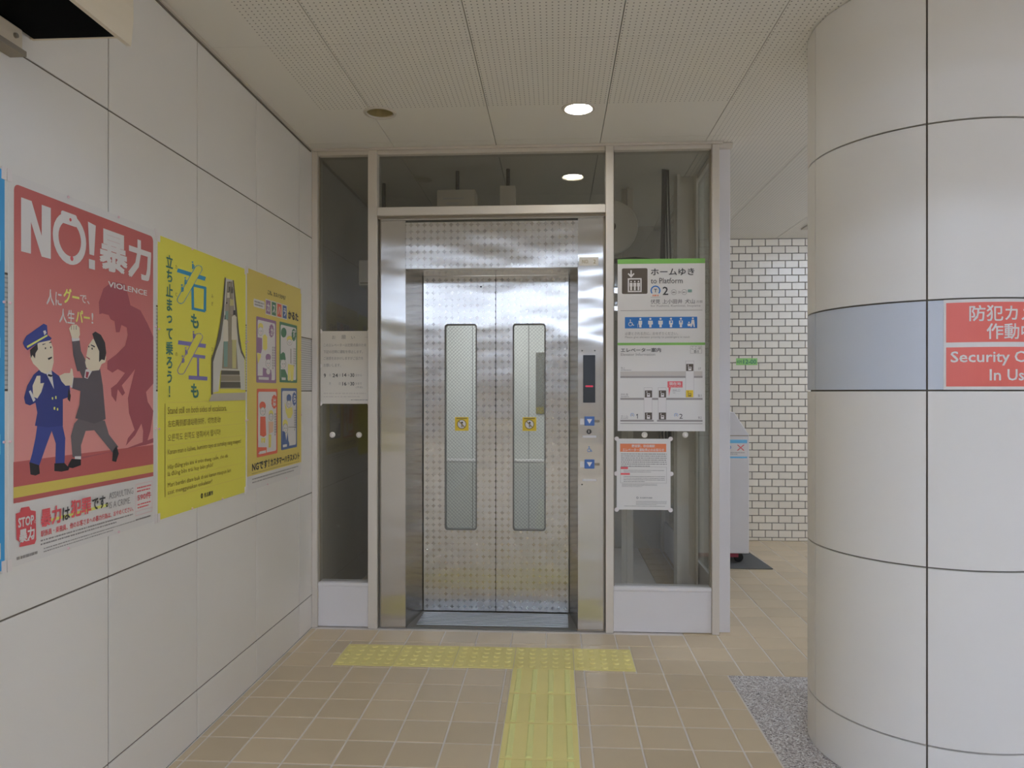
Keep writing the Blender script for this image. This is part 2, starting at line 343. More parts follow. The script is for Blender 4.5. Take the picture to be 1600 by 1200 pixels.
# ---- outlines of the printed artwork, in fractions of each poster's width and height
ART_RED = [('redfloor', [(0.024, 0.733), (0.357, 0.733), (0.973, 0.736), (0.973, 0.843), (0.024, 0.838)]), ('shadow', [(0.159, 0.775), (0.381, 0.75), (0.66, 0.739), (0.898, 0.733), (0.973, 0.728), (0.973, 0.713), (0.731, 0.737), (0.416, 0.744)]), ('redstrip', [(0.024, 0.797), (0.973, 0.802), (0.973, 0.829), (0.024, 0.825)]), ('shadow', [(0.537, 0.32), (0.534, 0.284), (0.567, 0.24), (0.633, 0.212), (0.731, 0.21), (0.763, 0.254), (0.775, 0.274), (0.858, 0.284), (0.922, 0.325), (0.973, 0.366), (0.973, 0.44), (0.973, 0.526), (0.907, 0.555), (0.922, 0.588), (0.973, 0.62), (0.946, 0.687), (0.907, 0.734), (0.877, 0.727), (0.882, 0.685), (0.867, 0.66), (0.813, 0.697), (0.738, 0.727), (0.754, 0.704), (0.809, 0.679), (0.763, 0.623), (0.754, 0.575), (0.813, 0.48), (0.754, 0.511), (0.705, 0.534), (0.731, 0.558), (0.71, 0.567), (0.674, 0.546), (0.66, 0.586), (0.626, 0.566), (0.622, 0.543), (0.667, 0.529), (0.731, 0.494), (0.674, 0.483), (0.633, 0.495), (0.595, 0.485), (0.595, 0.46), (0.66, 0.438), (0.731, 0.407), (0.754, 0.372), (0.746, 0.348), (0.703, 0.342), (0.688, 0.366), (0.66, 0.368), (0.649, 0.334), (0.619, 0.33), (0.606, 0.318), (0.559, 0.316)]), ('navy', [(0.149, 0.643), (0.295, 0.647), (0.312, 0.684), (0.307, 0.761), (0.252, 0.757), (0.255, 0.697), (0.231, 0.661), (0.2, 0.699), (0.16, 0.751), (0.106, 0.742), (0.122, 0.715), (0.139, 0.677)]), ('black', [(0.106, 0.738), (0.159, 0.75), (0.163, 0.773), (0.139, 0.776), (0.112, 0.771)]), ('black', [(0.246, 0.751), (0.307, 0.754), (0.337, 0.77), (0.331, 0.776), (0.29, 0.777), (0.246, 0.772)]), ('navy2', [(0.166, 0.493), (0.129, 0.509), (0.095, 0.538), (0.078, 0.569), (0.085, 0.585), (0.109, 0.59), (0.139, 0.583), (0.149, 0.61), (0.136, 0.644), (0.21, 0.651), (0.297, 0.649), (0.297, 0.575), (0.329, 0.57), (0.343, 0.555), (0.339, 0.536), (0.279, 0.512), (0.227, 0.495)]), ('white', [(0.187, 0.494), (0.229, 0.493), (0.244, 0.547)]), ('black', [(0.211, 0.506), (0.238, 0.509), (0.228, 0.514), (0.207, 0.511)]), ('black', [(0.334, 0.544), (0.346, 0.565), (0.341, 0.583), (0.326, 0.575), (0.33, 0.552)]), ('white', [(0.103, 0.553), (0.113, 0.55), (0.139, 0.576), (0.127, 0.581)]), ('skin', [(0.126, 0.567), (0.123, 0.538), (0.146, 0.512), (0.166, 0.511), (0.166, 0.532), (0.187, 0.53), (0.171, 0.555), (0.149, 0.572)]), ('strip', [(0.231, 0.569), (0.239, 0.569), (0.239, 0.576), (0.231, 0.575)]), ('strip', [(0.251, 0.566), (0.259, 0.566), (0.259, 0.574), (0.251, 0.574)]), ('strip', [(0.242, 0.596), (0.251, 0.596), (0.251, 0.604), (0.242, 0.603)]), ('strip', [(0.261, 0.599), (0.269, 0.599), (0.269, 0.606), (0.261, 0.606)]), ('skin', [(0.112, 0.453), (0.109, 0.462), (0.126, 0.48), (0.149, 0.49), (0.169, 0.501), (0.195, 0.506), (0.231, 0.495), (0.242, 0.473), (0.238, 0.433), (0.22, 0.413), (0.149, 0.425)]), ('hair', [(0.109, 0.445), (0.149, 0.426), (0.152, 0.441), (0.139, 0.452), (0.136, 0.466), (0.122, 0.457), (0.113, 0.467)]), ('navy', [(0.071, 0.428), (0.089, 0.409), (0.184, 0.371), (0.203, 0.374), (0.207, 0.4), (0.231, 0.408), (0.22, 0.414), (0.159, 0.423), (0.095, 0.446), (0.081, 0.439)]), ('strip', [(0.092, 0.435), (0.204, 0.399), (0.207, 0.403), (0.095, 0.44)]), ('white', [(0.181, 0.391), (0.194, 0.388), (0.2, 0.395), (0.188, 0.402)]), ('black', [(0.177, 0.426), (0.195, 0.424), (0.195, 0.425), (0.178, 0.429)]), ('black', [(0.215, 0.42), (0.228, 0.417), (0.229, 0.42), (0.215, 0.422)]), ('black', [(0.19, 0.435), (0.197, 0.434), (0.198, 0.438), (0.191, 0.44)]), ('black', [(0.221, 0.431), (0.227, 0.43), (0.228, 0.435), (0.222, 0.436)]), ('black', [(0.207, 0.463), (0.231, 0.458), (0.232, 0.462), (0.212, 0.468)]), ('grey', [(0.392, 0.633), (0.576, 0.642), (0.606, 0.686), (0.677, 0.727), (0.636, 0.745), (0.501, 0.669), (0.442, 0.669), (0.411, 0.71), (0.414, 0.744), (0.357, 0.741), (0.346, 0.68), (0.368, 0.645)]), ('white', [(0.371, 0.739), (0.411, 0.741), (0.411, 0.75), (0.371, 0.747)]), ('black', [(0.351, 0.745), (0.411, 0.75), (0.411, 0.767), (0.357, 0.772), (0.326, 0.767), (0.33, 0.76)]), ('black', [(0.636, 0.738), (0.663, 0.723), (0.681, 0.749), (0.66, 0.774), (0.63, 0.769)]), ('grey2', [(0.368, 0.448), (0.404, 0.468), (0.433, 0.494), (0.477, 0.485), (0.542, 0.485), (0.561, 0.535), (0.582, 0.638), (0.501, 0.649), (0.374, 0.63), (0.401, 0.591), (0.408, 0.552), (0.351, 0.544), (0.343, 0.514), (0.422, 0.514), (0.378, 0.469)]), ('grey2', [(0.353, 0.408), (0.401, 0.401), (0.411, 0.436), (0.442, 0.462), (0.452, 0.493), (0.387, 0.495), (0.361, 0.449)]), ('white', [(0.35, 0.401), (0.401, 0.398), (0.402, 0.406), (0.354, 0.411)]), ('skin', [(0.334, 0.375), (0.351, 0.364), (0.381, 0.361), (0.401, 0.369), (0.404, 0.389), (0.394, 0.4), (0.353, 0.402)]), ('hair', [(0.348, 0.366), (0.35, 0.366), (0.35, 0.378), (0.348, 0.378)]), ('hair', [(0.363, 0.365), (0.365, 0.365), (0.365, 0.377), (0.363, 0.377)]), ('hair', [(0.378, 0.364), (0.381, 0.364), (0.381, 0.376), (0.378, 0.376)]), ('white', [(0.441, 0.489), (0.496, 0.484), (0.455, 0.516), (0.432, 0.513)]), ('tie', [(0.445, 0.495), (0.465, 0.496), (0.455, 0.514), (0.441, 0.512)]), ('white', [(0.35, 0.508), (0.364, 0.509), (0.354, 0.543), (0.341, 0.541)]), ('skin', [(0.273, 0.51), (0.306, 0.502), (0.34, 0.501), (0.346, 0.487), (0.356, 0.49), (0.36, 0.506), (0.353, 0.536), (0.312, 0.537), (0.288, 0.525)]), ('skin', [(0.438, 0.468), (0.458, 0.419), (0.492, 0.396), (0.552, 0.425), (0.585, 0.447), (0.579, 0.464), (0.552, 0.47), (0.534, 0.489), (0.477, 0.493), (0.446, 0.483)]), ('hair', [(0.487, 0.382), (0.508, 0.374), (0.547, 0.382), (0.576, 0.403), (0.586, 0.435), (0.574, 0.458), (0.552, 0.456), (0.534, 0.465), (0.535, 0.432), (0.501, 0.401)]), ('black', [(0.477, 0.414), (0.504, 0.418), (0.504, 0.422), (0.477, 0.417)]), ('black', [(0.459, 0.419), (0.465, 0.418), (0.467, 0.423), (0.459, 0.423)]), ('black', [(0.48, 0.424), (0.489, 0.423), (0.49, 0.429), (0.482, 0.429)]), ('tie', [(0.443, 0.45), (0.47, 0.456), (0.469, 0.46), (0.445, 0.453)]), ('badge', [(0.034, 0.865), (0.055, 0.864), (0.061, 0.853), (0.103, 0.854), (0.112, 0.865), (0.139, 0.87), (0.142, 0.946), (0.133, 0.956), (0.052, 0.953), (0.058, 0.942), (0.038, 0.932)]), ('white', [(0.051, 0.931), (0.064, 0.928), (0.078, 0.932), (0.068, 0.937)]), ('white', [(0.109, 0.934), (0.132, 0.929), (0.127, 0.934), (0.116, 0.939)]), ('white', [(0.084, 0.94), (0.102, 0.94), (0.108, 0.943), (0.085, 0.943)]), ('strip', [(0.215, 0.9), (0.592, 0.897), (0.595, 0.906), (0.217, 0.908)])]
ART_ESC = [('blue', [(0.173, 0.11), (0.47, 0.11), (0.484, 0.093), (0.185, 0.095)]), ('blue', [(0.319, 0.147), (0.477, 0.143), (0.484, 0.132), (0.324, 0.136)]), ('blue', [(0.46, 0.137), (0.456, 0.231), (0.485, 0.229), (0.489, 0.134)]), ('blue', [(0.323, 0.236), (0.472, 0.235), (0.477, 0.225), (0.328, 0.226)]), ('blue', [(0.32, 0.142), (0.325, 0.234), (0.352, 0.232), (0.347, 0.139)]), ('blue', [(0.359, 0.069), (0.37, 0.063), (0.384, 0.059), (0.402, 0.056), (0.419, 0.056), (0.433, 0.058), (0.44, 0.063), (0.441, 0.069), (0.435, 0.075), (0.249, 0.212), (0.238, 0.218), (0.224, 0.222), (0.208, 0.224), (0.194, 0.223), (0.181, 0.22), (0.175, 0.216), (0.173, 0.21), (0.179, 0.204)]), ('yellow', [(0.364, 0.07), (0.374, 0.065), (0.387, 0.061), (0.402, 0.058), (0.415, 0.058), (0.427, 0.06), (0.434, 0.064), (0.434, 0.069), (0.43, 0.075), (0.243, 0.212), (0.235, 0.216), (0.223, 0.22), (0.21, 0.221), (0.196, 0.221), (0.187, 0.219), (0.18, 0.215), (0.18, 0.21), (0.184, 0.205)]), ('purple', [(0.183, 0.375), (0.477, 0.376), (0.484, 0.36), (0.188, 0.36)]), ('purple', [(0.315, 0.417), (0.472, 0.419), (0.476, 0.406), (0.319, 0.405)]), ('purple', [(0.382, 0.411), (0.382, 0.497), (0.405, 0.496), (0.405, 0.41)]), ('purple', [(0.292, 0.503), (0.497, 0.505), (0.5, 0.49), (0.294, 0.488)]), ('purple', [(0.363, 0.331), (0.374, 0.325), (0.388, 0.323), (0.406, 0.321), (0.422, 0.321), (0.435, 0.325), (0.445, 0.329), (0.446, 0.335), (0.442, 0.341), (0.253, 0.477), (0.242, 0.482), (0.228, 0.485), (0.212, 0.486), (0.198, 0.485), (0.185, 0.482), (0.179, 0.477), (0.176, 0.472), (0.18, 0.466)]), ('yellow', [(0.368, 0.332), (0.378, 0.327), (0.39, 0.325), (0.405, 0.323), (0.419, 0.324), (0.431, 0.325), (0.438, 0.33), (0.44, 0.335), (0.435, 0.34), (0.247, 0.476), (0.239, 0.481), (0.227, 0.483), (0.214, 0.484), (0.2, 0.483), (0.19, 0.48), (0.184, 0.476), (0.183, 0.472), (0.185, 0.467)]), ('blue', [(0.324, 0.056), (0.34, 0.055), (0.343, 0.05), (0.327, 0.051)]), ('blue', [(0.328, 0.06), (0.328, 0.08), (0.343, 0.078), (0.343, 0.058)]), ('blue', [(0.345, 0.063), (0.345, 0.075), (0.353, 0.074), (0.353, 0.061)]), ('blue', [(0.247, 0.125), (0.262, 0.124), (0.265, 0.119), (0.25, 0.12)]), ('blue', [(0.25, 0.128), (0.25, 0.148), (0.263, 0.147), (0.263, 0.126)]), ('blue', [(0.267, 0.13), (0.267, 0.143), (0.274, 0.142), (0.274, 0.129)]), ('blue', [(0.214, 0.156), (0.228, 0.155), (0.231, 0.15), (0.216, 0.15)]), ('blue', [(0.216, 0.16), (0.216, 0.179), (0.231, 0.177), (0.231, 0.158)]), ('blue', [(0.234, 0.162), (0.234, 0.175), (0.241, 0.174), (0.241, 0.162)]), ('purple', [(0.332, 0.322), (0.348, 0.322), (0.351, 0.317), (0.335, 0.317)]), ('purple', [(0.336, 0.325), (0.336, 0.346), (0.351, 0.345), (0.351, 0.325)]), ('purple', [(0.353, 0.329), (0.353, 0.341), (0.362, 0.341), (0.362, 0.328)]), ('purple', [(0.251, 0.387), (0.266, 0.388), (0.269, 0.382), (0.254, 0.382)]), ('purple', [(0.255, 0.391), (0.255, 0.412), (0.269, 0.411), (0.269, 0.391)]), ('purple', [(0.272, 0.395), (0.272, 0.408), (0.28, 0.407), (0.28, 0.395)]), ('purple', [(0.219, 0.419), (0.234, 0.42), (0.237, 0.415), (0.222, 0.414)]), ('purple', [(0.223, 0.424), (0.223, 0.443), (0.237, 0.442), (0.237, 0.423)]), ('purple', [(0.239, 0.426), (0.239, 0.439), (0.247, 0.439), (0.247, 0.426)]), ('e_floor', [(0.551, 0.557), (0.992, 0.553), (0.992, 0.587), (0.516, 0.588)]), ('e_side', [(0.714, 0.072), (0.821, 0.069), (0.872, 0.27), (0.914, 0.345), (0.978, 0.402), (0.988, 0.541), (0.923, 0.541), (0.906, 0.457), (0.656, 0.462), (0.629, 0.548), (0.551, 0.554), (0.562, 0.428), (0.62, 0.366), (0.672, 0.271)]), ('e_dark', [(0.71, 0.069), (0.724, 0.069), (0.698, 0.231), (0.656, 0.333), (0.601, 0.384), (0.565, 0.428), (0.562, 0.56), (0.54, 0.562), (0.543, 0.417), (0.594, 0.364), (0.641, 0.285), (0.679, 0.196)]), ('e_dark', [(0.812, 0.069), (0.828, 0.069), (0.868, 0.18), (0.902, 0.294), (0.94, 0.364), (0.983, 0.395), (0.988, 0.409), (0.927, 0.377), (0.89, 0.333), (0.852, 0.22)]), ('e_step', [(0.664, 0.459), (0.902, 0.458), (0.923, 0.536), (0.649, 0.537)]), ('e_dark', [(0.664, 0.462), (0.906, 0.458), (0.91, 0.475), (0.66, 0.479)]), ('e_mid', [(0.66, 0.483), (0.913, 0.48), (0.917, 0.501), (0.656, 0.505)]), ('e_dark', [(0.656, 0.509), (0.918, 0.507), (0.923, 0.532), (0.653, 0.533)]), ('e_mid', [(0.737, 0.084), (0.808, 0.076), (0.883, 0.451), (0.672, 0.453)]), ('hair', [(0.706, 0.228), (0.733, 0.226), (0.735, 0.244), (0.703, 0.247)]), ('p_white', [(0.69, 0.254), (0.719, 0.243), (0.749, 0.25), (0.753, 0.336), (0.687, 0.34)]), ('p_teal', [(0.694, 0.339), (0.746, 0.337), (0.742, 0.444), (0.696, 0.446)]), ('hair', [(0.817, 0.199), (0.847, 0.196), (0.849, 0.218), (0.815, 0.221)]), ('p_white', [(0.8, 0.228), (0.832, 0.217), (0.864, 0.224), (0.868, 0.324), (0.796, 0.327)]), ('p_olive', [(0.802, 0.327), (0.862, 0.324), (0.856, 0.448), (0.806, 0.449)]), ('hair', [(0.723, 0.173), (0.743, 0.171), (0.745, 0.176), (0.72, 0.179)]), ('p_grey', [(0.71, 0.182), (0.733, 0.177), (0.755, 0.178), (0.758, 0.207), (0.707, 0.211)]), ('p_teal', [(0.712, 0.211), (0.753, 0.207), (0.75, 0.243), (0.715, 0.246)]), ('hair', [(0.788, 0.145), (0.808, 0.143), (0.81, 0.149), (0.785, 0.151)]), ('p_olive', [(0.774, 0.154), (0.797, 0.149), (0.821, 0.15), (0.824, 0.179), (0.772, 0.183)]), ('p_grey', [(0.777, 0.183), (0.819, 0.179), (0.816, 0.217), (0.78, 0.219)]), ('hair', [(0.745, 0.125), (0.759, 0.124), (0.761, 0.127), (0.743, 0.129)]), ('p_white', [(0.737, 0.131), (0.753, 0.128), (0.767, 0.128), (0.77, 0.149), (0.734, 0.153)]), ('p_grey', [(0.738, 0.153), (0.766, 0.15), (0.763, 0.176), (0.741, 0.178)]), ('hair', [(0.796, 0.101), (0.808, 0.099), (0.809, 0.104), (0.794, 0.105)]), ('e_dark', [(0.788, 0.108), (0.801, 0.104), (0.816, 0.105), (0.817, 0.125), (0.785, 0.129)]), ('p_grey', [(0.789, 0.128), (0.815, 0.126), (0.812, 0.153), (0.79, 0.155)]), ('hair', [(0.762, 0.082), (0.773, 0.081), (0.774, 0.085), (0.761, 0.086)]), ('p_grey', [(0.755, 0.088), (0.767, 0.085), (0.78, 0.085), (0.781, 0.101), (0.754, 0.104)]), ('e_dark', [(0.757, 0.104), (0.778, 0.101), (0.777, 0.122), (0.758, 0.124)])]
